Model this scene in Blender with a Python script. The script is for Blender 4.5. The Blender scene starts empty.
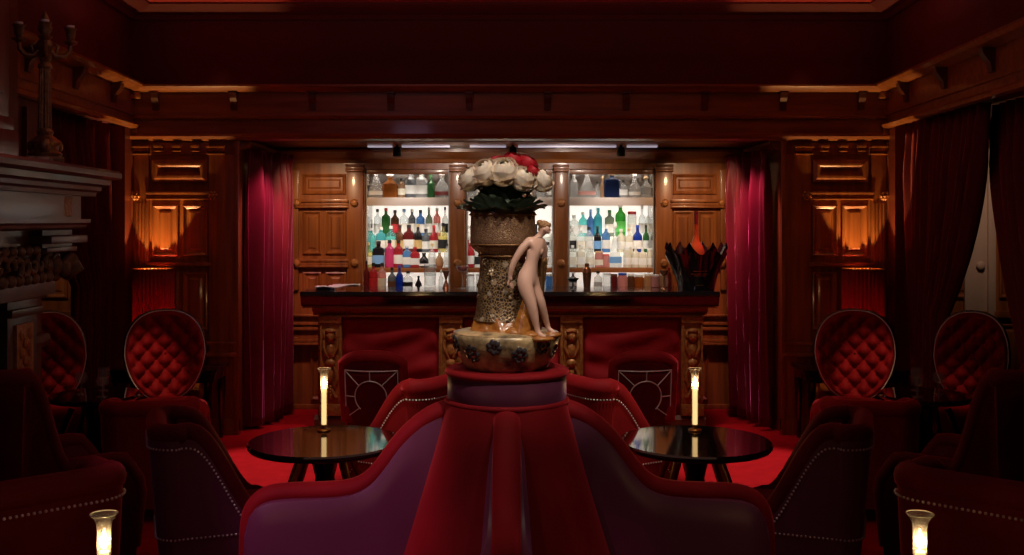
import bpy, bmesh, math, random
from mathutils import Vector, Matrix, Euler
random.seed(7)
PI = math.pi
F, H, CX, CY = 1024.0, 1.65, 510.0, 220.0
scn = bpy.context.scene
COL = scn.collection

def PX(x, Y): return (x - CX) * Y / F
def PZ(y, Y): return H - (y - CY) * Y / F

# ------------------------------------------------------------------ materials
def new_mat(name):
    m = bpy.data.materials.new(name); m.use_nodes = True
    nt = m.node_tree
    b = nt.nodes.get('Principled BSDF')
    return m, nt, b
def rgba(c): return (c[0], c[1], c[2], 1)
def mat(name, col, rough=.5, metal=0, sheen=0, sheen_tint=None, col2=None, scale=(6, 6, 6), bump=0, bscale=60, coat=0, spec=.5, detail=4):
    m, nt, b = new_mat(name)
    b.inputs['Base Color'].default_value = rgba(col)
    b.inputs['Roughness'].default_value = rough
    b.inputs['Metallic'].default_value = metal
    b.inputs['Specular IOR Level'].default_value = spec
    if sheen:
        b.inputs['Sheen Weight'].default_value = sheen
        b.inputs['Sheen Roughness'].default_value = .35
        b.inputs['Sheen Tint'].default_value = rgba(sheen_tint or col)
    if coat:
        b.inputs['Coat Weight'].default_value = coat
        b.inputs['Coat Roughness'].default_value = .08
    tc = nt.nodes.new('ShaderNodeTexCoord')
    if col2:
        mp = nt.nodes.new('ShaderNodeMapping'); mp.inputs['Scale'].default_value = scale
        nz = nt.nodes.new('ShaderNodeTexNoise'); nz.inputs['Scale'].default_value = 1; nz.inputs['Detail'].default_value = detail
        rp = nt.nodes.new('ShaderNodeValToRGB')
        rp.color_ramp.elements[0].position = .35; rp.color_ramp.elements[1].position = .68
        rp.color_ramp.elements[0].color = rgba(col); rp.color_ramp.elements[1].color = rgba(col2)
        nt.links.new(tc.outputs['Object'], mp.inputs['Vector']); nt.links.new(mp.outputs['Vector'], nz.inputs['Vector'])
        nt.links.new(nz.outputs['Fac'], rp.inputs['Fac']); nt.links.new(rp.outputs['Color'], b.inputs['Base Color'])
    if bump:
        nb = nt.nodes.new('ShaderNodeTexNoise'); nb.inputs['Scale'].default_value = bscale; nb.inputs['Detail'].default_value = 3
        bp = nt.nodes.new('ShaderNodeBump'); bp.inputs['Strength'].default_value = bump; bp.inputs['Distance'].default_value = .01
        nt.links.new(tc.outputs['Object'], nb.inputs['Vector']); nt.links.new(nb.outputs['Fac'], bp.inputs['Height'])
        nt.links.new(bp.outputs['Normal'], b.inputs['Normal'])
    return m
def emit(name, col, s):
    m, nt, b = new_mat(name)
    b.inputs['Base Color'].default_value = rgba(col)
    b.inputs['Emission Color'].default_value = rgba(col); b.inputs['Emission Strength'].default_value = s
    return m
def glass(name, col, tint=.75, gl=.12):
    """thin tinted glass: a see-through body with a glossy skin"""
    m, nt, b = new_mat(name)
    nt.nodes.remove(b)
    out = nt.nodes['Material Output']
    tr = nt.nodes.new('ShaderNodeBsdfTransparent'); tr.inputs['Color'].default_value = rgba(col)
    di = nt.nodes.new('ShaderNodeBsdfDiffuse'); di.inputs['Color'].default_value = rgba(col)
    go = nt.nodes.new('ShaderNodeBsdfGlossy'); go.inputs['Roughness'].default_value = .08
    lw = nt.nodes.new('ShaderNodeLayerWeight'); lw.inputs['Blend'].default_value = gl
    m1 = nt.nodes.new('ShaderNodeMixShader'); m1.inputs[0].default_value = 1 - tint
    m2 = nt.nodes.new('ShaderNodeMixShader')
    nt.links.new(tr.outputs[0], m1.inputs[1]); nt.links.new(di.outputs[0], m1.inputs[2])
    nt.links.new(lw.outputs['Facing'], m2.inputs[0]); nt.links.new(m1.outputs[0], m2.inputs[1]); nt.links.new(go.outputs[0], m2.inputs[2])
    nt.links.new(m2.outputs[0], out.inputs[0])
    return m

M = {}
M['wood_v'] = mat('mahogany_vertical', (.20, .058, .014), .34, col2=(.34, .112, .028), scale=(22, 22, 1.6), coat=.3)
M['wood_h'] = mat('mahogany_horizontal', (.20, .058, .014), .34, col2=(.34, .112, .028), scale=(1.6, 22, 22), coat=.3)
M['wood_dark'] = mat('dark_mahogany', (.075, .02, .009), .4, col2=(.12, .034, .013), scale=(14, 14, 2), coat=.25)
M['mantel_dark'] = mat('dark_mantel_wood', (.05, .022, .016), .4, col2=(.075, .034, .022), scale=(14, 14, 2), coat=.2)
M['dull_bronze'] = mat('dull_bronze', (.07, .04, .024), .5, metal=.4, col2=(.13, .075, .04), scale=(30, 30, 30), bump=.3, bscale=90)
M['wood_red'] = mat('red_mahogany', (.12, .022, .012), .35, col2=(.18, .036, .018), scale=(18, 18, 1.5), coat=.3)
M['wood_mantel'] = mat('mantel_wood', (.085, .048, .058), .38, col2=(.115, .066, .078), scale=(3, 1.5, 18), coat=.25)
M['red_wall'] = mat('red_wall_paint', (.10, .006, .007), .75, col2=(.12, .008, .008), scale=(3, 3, 3))
M['ceiling'] = mat('red_ceiling_paint', (.42, .03, .025), .7)
M['carpet'] = mat('red_carpet', (.34, .006, .010), .95, spec=.05, col2=(.42, .008, .013), scale=(9, 9, 9), bump=.6, bscale=260)
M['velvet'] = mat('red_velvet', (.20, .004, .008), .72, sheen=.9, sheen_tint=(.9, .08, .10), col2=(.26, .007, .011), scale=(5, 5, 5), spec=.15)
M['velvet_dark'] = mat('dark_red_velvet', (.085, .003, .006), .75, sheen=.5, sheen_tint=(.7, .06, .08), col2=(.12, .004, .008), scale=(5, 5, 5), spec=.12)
M['aubergine'] = mat('aubergine_satin', (.125, .028, .064), .40, sheen=.35, sheen_tint=(.6, .25, .6), col2=(.145, .033, .075), scale=(4, 4, 4), spec=.45)
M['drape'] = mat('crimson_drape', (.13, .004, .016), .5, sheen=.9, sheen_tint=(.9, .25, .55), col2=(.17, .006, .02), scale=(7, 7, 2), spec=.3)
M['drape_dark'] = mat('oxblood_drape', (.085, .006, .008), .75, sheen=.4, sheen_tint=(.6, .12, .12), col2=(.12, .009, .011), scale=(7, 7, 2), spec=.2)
M['black'] = mat('black_lacquer', (.006, .005, .006), .05, coat=.6, spec=.6)
M['counter'] = mat('black_granite', (.012, .010, .011), .10, coat=.4, col2=(.02, .017, .018), scale=(40, 40, 40))
M['black_metal'] = mat('black_metal', (.012, .011, .011), .35, metal=.4)
M['gold'] = mat('aged_gold', (.55, .33, .10), .32, metal=.9, col2=(.34, .18, .05), scale=(30, 30, 30))
M['gilt_carving'] = mat('gilded_carving', (.26, .085, .020), .42, metal=.25, col2=(.42, .17, .04), scale=(40, 40, 40), bump=.5, bscale=70)
M['bronze'] = mat('dark_bronze', (.20, .10, .045), .35, metal=.7, col2=(.34, .19, .08), scale=(40, 40, 40), bump=.3, bscale=90)
M['silver'] = mat('nickel', (.72, .68, .66), .3, metal=.7)
M['piping'] = mat('silver_braid', (.66, .60, .60), .4, metal=.2)
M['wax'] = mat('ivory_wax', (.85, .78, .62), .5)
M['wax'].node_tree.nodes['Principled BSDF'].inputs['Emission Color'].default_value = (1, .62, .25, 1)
M['wax'].node_tree.nodes['Principled BSDF'].inputs['Emission Strength'].default_value = 1.3  # flame glow through the wax, put in as emission
M['candle_end'] = mat('white_candle_stub', (.8, .72, .66), .5)
M['wick'] = mat('wick', (.03, .02, .02), .9)
M['white_rose'] = mat('cream_petals', (.78, .62, .47), .6, col2=(.86, .74, .60), scale=(40, 40, 40), sheen=.2)
for k_, c_ in (('white_rose', None),):
    b_ = M[k_].node_tree.nodes['Principled BSDF']; b_.inputs['Subsurface Weight'].default_value = .6; b_.inputs['Subsurface Radius'].default_value = (1, .8, .6); b_.inputs['Subsurface Scale'].default_value = .02
M['red_rose'] = mat('crimson_petals', (.34, .004, .012), .6, col2=(.48, .008, .02), scale=(40, 40, 40), sheen=.3)
M['leaf'] = mat('rose_leaf', (.045, .065, .04), .42, col2=(.085, .115, .075), scale=(30, 30, 30))
M['marble'] = mat('pale_porcelain', (.62, .36, .27), .38, col2=(.70, .44, .34), scale=(9, 9, 9), coat=.15)
M['hair'] = mat('gilt_brown_hair', (.38, .20, .08), .45, metal=.2, col2=(.26, .12, .05), scale=(90, 90, 90), bump=.6, bscale=160)
M['copper'] = mat('copper', (.50, .22, .12), .25, metal=.85)
M['shade'] = mat('fringed_red_shade', (.22, .006, .008), .7, sheen=.5, sheen_tint=(.9, .1, .08), col2=(.34, .012, .012), scale=(90, 90, 3))
M['linen'] = mat('pale_wall_lining', (.46, .33, .24), .6, col2=(.52, .38, .28), scale=(8, 8, 1))
M['cabinet'] = mat('cabinet_lining', (.30, .25, .21), .22, col2=(.40, .36, .32), scale=(12, 3, 4), coat=.4)
M['sootblack'] = mat('sooty_firebox', (.01, .008, .008), .9)

M['flower_glaze'] = mat('dark_flower_glaze', (.02, .017, .02), .2, col2=(.10, .085, .09), scale=(60, 60, 60), coat=.5)
_nt = M['shade'].node_tree; _pb = _nt.nodes['Principled BSDF']; _tl = _nt.nodes.new('ShaderNodeBsdfTranslucent'); _tl.inputs['Color'].default_value = (.5, .03, .02, 1)
_mx = _nt.nodes.new('ShaderNodeMixShader'); _mx.inputs[0].default_value = .06
_nt.links.new(_pb.outputs[0], _mx.inputs[1]); _nt.links.new(_tl.outputs[0], _mx.inputs[2]); _nt.links.new(_mx.outputs[0], _nt.nodes['Material Output'].inputs[0])
def ornament(name, dark, gold, pale, sc, metal=.45):
    """porcelain and gilt: scale-like cells of gold on dark ground with pale medallions"""
    m, nt, b = new_mat(name)
    N, L = nt.nodes.new, nt.links.new
    tc = N('ShaderNodeTexCoord')
    v1 = N('ShaderNodeTexVoronoi'); v1.inputs['Scale'].default_value = sc; v1.feature = 'DISTANCE_TO_EDGE'
    v2 = N('ShaderNodeTexVoronoi'); v2.inputs['Scale'].default_value = sc * .26
    nz = N('ShaderNodeTexNoise'); nz.inputs['Scale'].default_value = sc * .5; nz.inputs['Detail'].default_value = 5
    r1 = N('ShaderNodeValToRGB'); r1.color_ramp.elements[0].color = rgba(gold); r1.color_ramp.elements[1].color = rgba(dark)
    r1.color_ramp.elements[0].position = .02; r1.color_ramp.elements[1].position = .12
    r2 = N('ShaderNodeValToRGB'); r2.color_ramp.elements[0].position = .22; r2.color_ramp.elements[1].position = .30
    r2.color_ramp.elements[0].color = (1, 1, 1, 1); r2.color_ramp.elements[1].color = (0, 0, 0, 1)
    r3 = N('ShaderNodeValToRGB'); r3.color_ramp.elements[0].color = rgba(pale); r3.color_ramp.elements[1].color = rgba(gold)
    r3.color_ramp.elements[0].position = .42; r3.color_ramp.elements[1].position = .6
    mx = N('ShaderNodeMix'); mx.data_type = 'RGBA'
    for t in (v1, v2, nz): L(tc.outputs['Object'], t.inputs['Vector'])
    L(v1.outputs['Distance'], r1.inputs['Fac']); L(v2.outputs['Distance'], r2.inputs['Fac']); L(nz.outputs['Fac'], r3.inputs['Fac'])
    L(r2.outputs['Color'], mx.inputs['Factor']); L(r1.outputs['Color'], mx.inputs['A']); L(r3.outputs['Color'], mx.inputs['B'])
    L(mx.outputs['Result'], b.inputs['Base Color'])
    bp = N('ShaderNodeBump'); bp.inputs['Strength'].default_value = .6; bp.inputs['Distance'].default_value = .006
    L(v1.outputs['Distance'], bp.inputs['Height']); L(bp.outputs['Normal'], b.inputs['Normal'])
    b.inputs['Metallic'].default_value = metal; b.inputs['Roughness'].default_value = .34
    b.inputs['Coat Weight'].default_value = .3
    return m
M['vase_column'] = ornament('gilt_vase_relief', (.055, .028, .018), (.40, .26, .12), (.46, .38, .29), 86, .4)
M['vase_collar'] = ornament('gilt_scale_collar', (.15, .070, .048), (.42, .26, .12), (.19, .09, .06), 150, .35)
M['vase_bowl'] = mat('painted_bowl', (.66, .47, .24), .3, metal=.1, col2=(.016, .012, .014), scale=(17, 17, 17), coat=.4, bump=.3, bscale=60, detail=7)
M['vase_rock'] = mat('amber_glaze', (.42, .16, .03), .26, col2=(.24, .08, .018), scale=(30, 30, 30), coat=.4, bump=.5, bscale=45)

_gl = {}
def gmat(col, tint=.7):
    k = (col, tint)
    if k not in _gl: _gl[k] = glass('bottle_glass', col, tint)
    return _gl[k]
_cm = {}
def cmat(col, rough=.5):
    k = (col, rough)
    if k not in _cm: _cm[k] = mat('plain_colour', col, rough)
    return _cm[k]
CLEAR = glass('clear_glass', (.93, .95, .95), .92, .10)
M['flame'] = new_mat('flame')[0]
nt = M['flame'].node_tree; nt.nodes.remove(nt.nodes['Principled BSDF'])
_e = nt.nodes.new('ShaderNodeEmission'); _e.inputs['Color'].default_value = (1, .66, .30, 1); _e.inputs['Strength'].default_value = 14
_t = nt.nodes.new('ShaderNodeBsdfTransparent'); _a = nt.nodes.new('ShaderNodeAddShader')
nt.links.new(_e.outputs[0], _a.inputs[0]); nt.links.new(_t.outputs[0], _a.inputs[1]); nt.links.new(_a.outputs[0], nt.nodes['Material Output'].inputs[0])

# ------------------------------------------------------------------ mesh builder
class MB:
    def __init__(s): s.bm = bmesh.new()
    def face(s, vs):
        try: s.bm.faces.new(vs)
        except ValueError: pass
    def v(s, p): return s.bm.verts.new(p)
    def box(s, a, b, bev=0, mtx=None):
        x0, y0, z0 = [min(a[i], b[i]) for i in range(3)]; x1, y1, z1 = [max(a[i], b[i]) for i in range(3)]
        V = [s.v(p) for p in ((x0, y0, z0), (x1, y0, z0), (x1, y1, z0), (x0, y1, z0), (x0, y0, z1), (x1, y0, z1), (x1, y1, z1), (x0, y1, z1))]
        fs = [s.bm.faces.new([V[i] for i in q]) for q in ((0, 3, 2, 1), (4, 5, 6, 7), (0, 1, 5, 4), (1, 2, 6, 5), (2, 3, 7, 6), (3, 0, 4, 7))]
        if mtx: bmesh.ops.transform(s.bm, matrix=mtx, verts=V)
        if bev:
            es = list({e for f in fs for e in f.edges})
            bmesh.ops.bevel(s.bm, geom=es, offset=bev, segments=2, profile=.6, affect='EDGES')
        return s
    def grid(s, fn, nu, nv, cu=False, cv=False):
        R = [[s.v(fn(i / nu, j / nv)) for j in range(nv + (0 if cv else 1))] for i in range(nu + (0 if cu else 1))]
        a, b = len(R), len(R[0])
        for i in range(nu):
            for j in range(nv):
                s.face([R[i % a][j % b], R[(i + 1) % a][j % b], R[(i + 1) % a][(j + 1) % b], R[i % a][(j + 1) % b]])
        return R
    def lathe(s, prof, c=(0, 0, 0), n=24, sq=None, ang=0, sx=1, sy=1):
        """prof: (radius, z); sq: superellipse power for squarish bottles"""
        R = []
        for r, z in prof:
            ring = []
            for k in range(n):
                t = 2 * PI * k / n + ang; cs, sn = math.cos(t), math.sin(t)
                q = 1.0
                if sq: q = (abs(cs) ** sq + abs(sn) ** sq) ** (-1 / sq)
                ring.append(s.v((c[0] + r * q * cs * sx, c[1] + r * q * sn * sy, c[2] + z)))
            R.append(ring)
        for a, b in zip(R, R[1:]):
            for k in range(n): s.face([a[k], a[(k + 1) % n], b[(k + 1) % n], b[k]])
        if prof[0][0] > 1e-4: s.face(R[0][::-1])
        if prof[-1][0] > 1e-4: s.face(R[-1])
        return s
    def tube(s, pts, r, n=10, closed=False, caps=True):
        pts = [Vector(p) for p in pts]; N = len(pts)
        rr = r if isinstance(r, (list, tuple)) else [r] * N
        R = []; up = Vector((0, 0, 1)); prev = None
        for i, p in enumerate(pts):
            a = pts[(i - 1) % N] if closed or i else p; b = pts[(i + 1) % N] if closed or i < N - 1 else p
            d = (b - a).normalized()
            if prev is None:
                u = d.cross(up)
                if u.length < .1: u = d.cross(Vector((1, 0, 0)))
                u.normalize()
            else:
                u = (prev - d * prev.dot(d)); u = u.normalized() if u.length > 1e-6 else d.orthogonal().normalized()
            prev = u; w = d.cross(u)
            R.append([s.v(p + (u * math.cos(2 * PI * k / n) + w * math.sin(2 * PI * k / n)) * rr[i]) for k in range(n)])
        for i in range(N if closed else N - 1):
            a, b = R[i], R[(i + 1) % N]
            for k in range(n): s.face([a[k], a[(k + 1) % n], b[(k + 1) % n], b[k]])
        if caps and not closed: s.face(R[0][::-1]); s.face(R[-1])
        return s
    def ball(s, c, r, n=12, m=8, mtx=None):
        rx, ry, rz = r if isinstance(r, (list, tuple)) else (r, r, r)
        rows = []
        vs = []
        for j in range(1, m):
            t = PI * j / m
            row = [s.v((c[0] + rx * math.sin(t) * math.cos(2 * PI * k / n), c[1] + ry * math.sin(t) * math.sin(2 * PI * k / n), c[2] - rz * math.cos(t))) for k in range(n)]
            rows.append(row); vs += row
        b = s.v((c[0], c[1], c[2] - rz)); t = s.v((c[0], c[1], c[2] + rz)); vs += [b, t]
        for k in range(n):
            s.face([b, rows[0][(k + 1) % n], rows[0][k]]); s.face([t, rows[-1][k], rows[-1][(k + 1) % n]])
        for a, q in zip(rows, rows[1:]):
            for k in range(n): s.face([a[k], a[(k + 1) % n], q[(k + 1) % n], q[k]])
        if mtx: bmesh.ops.transform(s.bm, matrix=mtx, verts=vs)
        return s
    def extr(s, prof, A, B, out, up=(0, 0, 1)):
        """closed 2-D profile (o along out, u along up) swept straight from A to B"""
        A, B, out, up = Vector(A), Vector(B), Vector(out), Vector(up)
        a = [s.v(A + out * o + up * u) for o, u in prof]; b = [s.v(B + out * o + up * u) for o, u in prof]
        n = len(prof)
        for k in range(n): s.face([a[k], a[(k + 1) % n], b[(k + 1) % n], b[k]])
        s.face(a[::-1]); s.face(b)
        return s
    def panel(s, x0, x1, z0, z1, y, rings=((0, 0), (0, .018), (.010, .022), (.022, .008), (.030, .002), (.045, .002), (.060, .012))):
        """raised-and-fielded panel on a wall facing -Y; ring = (inset, height)"""
        prev = None
        for ins, h in rings:
            ins = min(ins, (x1 - x0) * .45, (z1 - z0) * .45)
            q = [s.v(p) for p in ((x0 + ins, y - h, z0 + ins), (x1 - ins, y - h, z0 + ins), (x1 - ins, y - h, z1 - ins), (x0 + ins, y - h, z1 - ins))]
            if prev:
                for k in range(4): s.face([prev[k], prev[(k + 1) % 4], q[(k + 1) % 4], q[k]])
            prev = q
        s.face(prev)
        return s
    def build(s, name, m, parent=None, smooth=24, recalc=True, loc=None):
        if recalc: bmesh.ops.recalc_face_normals(s.bm, faces=s.bm.faces)
        me = bpy.data.meshes.new(name); s.bm.to_mesh(me); s.bm.free()
        me.materials.append(m)
        if smooth:
            me.polygons.foreach_set('use_smooth', [True] * len(me.polygons))
            me.set_sharp_from_angle(angle=math.radians(smooth))
        o = bpy.data.objects.new(name, me); COL.objects.link(o)
        if parent: o.parent = parent
        if loc: o.location = loc
        return o

def tag(o, label, cat, group=None):
    o['label'] = label; o['category'] = cat
    if group: o['group'] = group
    return o
def thing(name, label, cat, loc=(0, 0, 0), ang=0, group=None):
    o = bpy.data.objects.new(name, None); COL.objects.link(o)
    o.location = loc; o.rotation_euler = (0, 0, ang); o.empty_display_size = .1
    return tag(o, label, cat, group)
def struct(o): o['kind'] = 'structure'; return o
def dup(root, loc, ang, label, group=None):
    r = root.copy(); COL.objects.link(r); r.location = loc; r.rotation_euler = (0, 0, ang); r['label'] = label
    if group: r['group'] = group
    for ch in list(root.children):
        c = ch.copy(); COL.objects.link(c); c.parent = r
        for g in ch.children:
            d = g.copy(); COL.objects.link(d); d.parent = c
    return r
def mirror_dup(root, label, group=None):
    """mirror-image copy across the room's centre line, with real mirrored meshes"""
    r = root.copy(); COL.objects.link(r); r['label'] = label
    if group: r['group'] = group
    r.location.x = -root.location.x
    r.rotation_euler = (0, 0, PI - root.rotation_euler.z)
    def mir(o, par):
        c = o.copy(); c.data = o.data.copy(); COL.objects.link(c); c.parent = par
        c.data.transform(Matrix.Scale(-1, 4, (0, 1, 0))); c.data.flip_normals()
        c.location.y = -c.location.y
        return c
    for ch in list(root.children):
        c = mir(ch, r)
        for g in ch.children: mir(g, c)
    return r
def sstep(a, b, x):
    t = max(0, min(1, (x - a) / (b - a))); return t * t * (3 - 2 * t)
def lerp(a, b, t): return a + (b - a) * t

# ------------------------------------------------------------------ camera
cam = bpy.data.cameras.new('camera'); co = bpy.data.objects.new('camera', cam); COL.objects.link(co)
cam.sensor_width = 36; cam.lens = 36; cam.sensor_fit = 'HORIZONTAL'
cam.shift_x = 2 / 1024; cam.shift_y = -57.5 / 1024
co.location = (0, 0, H); co.rotation_euler = (PI / 2, 0, 0)
cam.clip_start = .05
scn.camera = co

# ------------------------------------------------------------------ room shell
YW, YB = 7.9, 8.95
XC = 2.92           # room half width at the back wall
OP = 2.10           # half width of the alcove opening
SPL = .061          # side walls draw in towards the camera
def sx(Y): return XC - SPL * (YW - Y)
def side_dir(s):    # unit vector along the side wall, away from the camera
    d = Vector((s * SPL, 1, 0)); return d.normalized()

b = MB(); b.box((-5, -1, -.1), (5, 9.6, 0)); struct(b.build('floor', M['carpet'], smooth=0))
b = MB(); b.box((-5, -1, 3.29), (5, 9.6, 3.4)); struct(b.build('ceiling', M['ceiling'], smooth=0))
# crown below the ceiling
crown = ((0, 0), (.03, 0), (.05, .03), (.16, .06), (.20, .085), (.20, .10), (0, .10))
b = MB(); b.extr(crown, (-XC, YW, 3.19), (XC, YW, 3.19), (0, -1, 0)); struct(b.build('trim_1', M['red_wall']))
# header wall above the alcove
b = MB(); b.box((-5, YW, 2.27), (5, YW + .25, 3.29)); struct(b.build('wall_back', M['red_wall'], smooth=0))
# frieze of wood on the header: lower band, upper band, crown
zt = PZ(87, YW)
b = MB()
b.box((-XC, YW - .02, 2.27), (XC, YW - .001, zt))
b.extr(((0, 0), (.05, 0), (.09, .02), (.11, .035), (.11, .05), (0, .05)), (-XC, YW - .02, zt - .045), (XC, YW - .02, zt - .045), (0, -1, 0))
b.extr(((0, 0), (.045, .012), (.055, .03), (.03, .05), (0, .055)), (-XC, YW - .02, 2.26), (XC, YW - .02, 2.26), (0, -1, 0))
b.extr(((0, 0), (.02, .004), (.03, .014), (.012, .03), (0, .032)), (-XC, YW - .02, 2.42), (XC, YW - .02, 2.42), (0, -1, 0))
fr = struct(b.build('trim_2', M['wood_h']))
for k in range(10):
    x = PX(157 + 78.1 * k, YW)
    b = MB(); b.extr(((0, .0), (.012, .0), (.018, .05), (.045, .09), (.05, .13), (0, .13)), (x - .026, YW - .02, 2.495), (x + .026, YW - .02, 2.495), (0, -1, 0))
    b.box((x - .034, YW - .085, 2.62), (x + .034, YW - .02, 2.632))
    b.build('corbel', M['wood_dark'], fr)

# lamp walls either side of the alcove
def lamp_wall(s):
    X = lambda px: s * abs(PX(px, YW)) if s < 0 else s * abs(PX(px, YW))
    b = MB()
    b.box((s * XC * 1.0, YW, 0), (s * OP, YW + .25, 2.27))
    def pan(p0, p1, y0, y1, **k):
        a, c = sorted((s * -PX(p0, YW), s * -PX(p1, YW)))
        b.panel(a, c, PZ(y1, YW), PZ(y0, YW), YW, **k)
    def strip(p0, p1, y0, y1, d, bev=.006):
        a, c = sorted((s * -PX(p0, YW), s * -PX(p1, YW)))
        b.box((a, YW - d, PZ(y1, YW)), (c, YW + .01, PZ(y0, YW)), bev)
    strip(131, 134, 141, 420, .03)
    strip(135, 150, 155, 420, .035)                       # fluted pilaster
    for k in range(4): strip(137 + k * 3.2, 139 + k * 3.2, 203, 330, .043, .004)
    strip(210, 238, 155, 420, .03)
    strip(235, 240, 141, 430, .045)
    for p0, p1 in ((134, 151), (208, 227)):
        strip(p0, p1, 146, 148, .06); strip(p0 + 1, p1 - 1, 148, 152, .045); strip(p0, p1, 153.5, 155, .055)
    strip(150, 210, 143, 155, .012)
    for c in (160, 178.5, 197):
        strip(c - 4.5, c + 4.5, 144.5, 148, .06); strip(c - 3.5, c + 3.5, 148, 150, .04); strip(c - 4, c + 4, 150.5, 152, .055)
    pan(153, 208, 160, 182, rings=((0, 0), (0, .03), (.03, .045), (.045, .045), (.09, .012), (.10, .012)))
    strip(148, 212, 191.5, 194.5, .055); strip(150, 210, 194.5, 198, .035); strip(148, 212, 198, 200, .05)
    pan(153, 178.5, 205, 256); pan(183, 208, 205, 256)
    strip(148, 212, 262, 266, .05)
    pan(153, 178.5, 272, 330); pan(183, 208, 272, 330)
    strip(131, 238, 341, 344, .05); strip(131, 238, 352, 356, .055)
    pan(153, 208, 362, 415)
    strip(131, 240, 418, 440, .04)
    w = struct(b.build('wall_lamp_left' if s < 0 else 'wall_lamp_right', M['wood_v']))
    for px in (138, 215):                                 # carved bosses beside the rail
        m_ = MB(); x = s * -PX(px, YW); z = PZ(196, YW)
        for t in range(6):
            a = t * PI / 3; m_.ball((x + .022 * math.cos(a), YW - .05, z + .022 * math.sin(a)), (.016, .014, .016), 8, 6)
        m_.ball((x, YW - .058, z), (.015, .018, .015), 8, 6)
        m_.build('boss', M['gilt_carving'], w)
for s in (-1, 1): lamp_wall(s)

# alcove
b = MB(); b.box((-OP - .25, YW + .25, 0), (-OP, YB + .5, 2.4)); struct(b.build('wall_alcove_left', M['wood_v'], smooth=0))
b = MB(); b.box((OP, YW + .25, 0), (OP + .25, YB + .5, 2.4)); struct(b.build('wall_alcove_right', M['wood_v'], smooth=0))
b = MB(); b.box((-OP, YW + .25, 2.275), (OP, YB + .5, 2.4)); struct(b.build('ceiling_alcove', M['wood_h'], smooth=0))
# side cornices that run back into the alcove
for s, n in ((-1, 3), (1, 4)):
    b = MB(); b.extr(((0, 0), (.05, .01), (.07, .03), (.09, .05), (.09, .07), (0, .07)), (s * OP, YW + .02, 2.19), (s * OP, YB, 2.19), (-s, 0, 0))
    struct(b.build('trim_%d' % n, M['wood_h']))
BAYS = ((PX(365, YB), PX(450, YB)), (PX(466, YB), PX(554, YB)), (PX(568, YB), PX(655, YB)))
zs_top, zs_bot = PZ(169, YB), 1.00
b = MB()
edges = [-OP] + [v for q in BAYS for v in q] + [OP]
for k in range(0, 8, 2): b.box((edges[k], YB, 0), (edges[k + 1], YB + .42, 2.275))
for q in BAYS:
    b.box((q[0], YB, zs_top), (q[1], YB + .42, 2.275)); b.box((q[0], YB, 0), (q[1], YB + .42, zs_bot)); b.box((q[0], YB + .40, zs_bot), (q[1], YB + .42, zs_top))
def bpan(p0, p1, y0, y1, **k): b.panel(PX(p0, YB), PX(p1, YB), PZ(y1, YB), PZ(y0, YB), YB, **k)
def bstrip(p0, p1, y0, y1, d, bev=.006): b.box((PX(p0, YB), YB - d, PZ(y1, YB)), (PX(p1, YB), YB + .01, PZ(y0, YB)), bev)
for mir in (0, 1):
    f = (lambda p0, p1: (p0, p1)) if not mir else (lambda p0, p1: (2 * 509.5 - p1, 2 * 509.5 - p0))
    bpan(*f(303, 346), 174, 194); bpan(*f(303, 321.5), 211, 254); bpan(*f(325.5, 346), 211, 254); bpan(*f(303, 321.5), 272, 305); bpan(*f(325.5, 346), 272, 305)
    for y0, y1, d in ((199.5, 202.5, .06), (202.5, 206, .045), (206, 208, .055), (259, 261.5, .055), (261.5, 265, .045), (265, 267, .055)): bstrip(*f(296, 349), y0, y1, d)
    bstrip(*f(347.5, 363.5), 170, 290, .035); bstrip(*f(290, 299), 170, 290, .03)
    for y0, y1, d in ((164.5, 166.5, .075), (166.5, 170, .055), (170, 172, .07)): bstrip(*f(346.5, 364.5), y0, y1, d)
    for y0, y1, d in ((314, 316, .05), (321.5, 324.5, .05), (326.5, 329.5, .075), (329.5, 338, .045), (338, 341, .07), (341.5, 344, .09)): bstrip(*f(275, 345), y0, y1, d)
    bpan(*f(311, 345), 352, 400)
    bstrip(*f(275, 345), 404, 409, .03)
for p0, p1 in ((451, 465), (555, 567)):
    bstrip(p0, p1, 170, 290, .035)
    for y0, y1, d in ((164.5, 166.5, .075), (166.5, 170, .055), (170, 172, .07)): bstrip(p0 - 1.5, p1 + 1.5, y0, y1, d)
wa = struct(b.build('wall_alcove_back', M['wood_v']))
b = MB(); b.extr(((0, 0), (.02, 0), (.03, .03), (.06, .045), (.09, .075), (.12, .09), (.12, .11), (0, .11)), (-OP, YB, PZ(163, YB)), (OP, YB, PZ(163, YB)), (0, -1, 0))
struct(b.build('trim_5', M['wood_h']))
for px in (298, 355, 458, 561, 664, 721):
    for y in (203, 263):
        m_ = MB(); x, z = PX(px, YB), PZ(y, YB)
        d = .05 if px in (298, 721) else .04
        m_.lathe([(.036, 0), (.038, .008), (.028, .014), (.030, .024), (.022, .034), (.0, .038)], (0, 0, 0), 16)
        for t in range(8): m_.ball((.027 * math.cos(t * PI / 4), .027 * math.sin(t * PI / 4), .016), .009, 6, 5)
        bmesh.ops.transform(m_.bm, matrix=Matrix.Translation((x, YB - .03, z)) @ Matrix.Rotation(PI / 2, 4, 'X'), verts=m_.bm.verts)
        m_.build('boss', M['gilt_carving'], wa)

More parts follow.
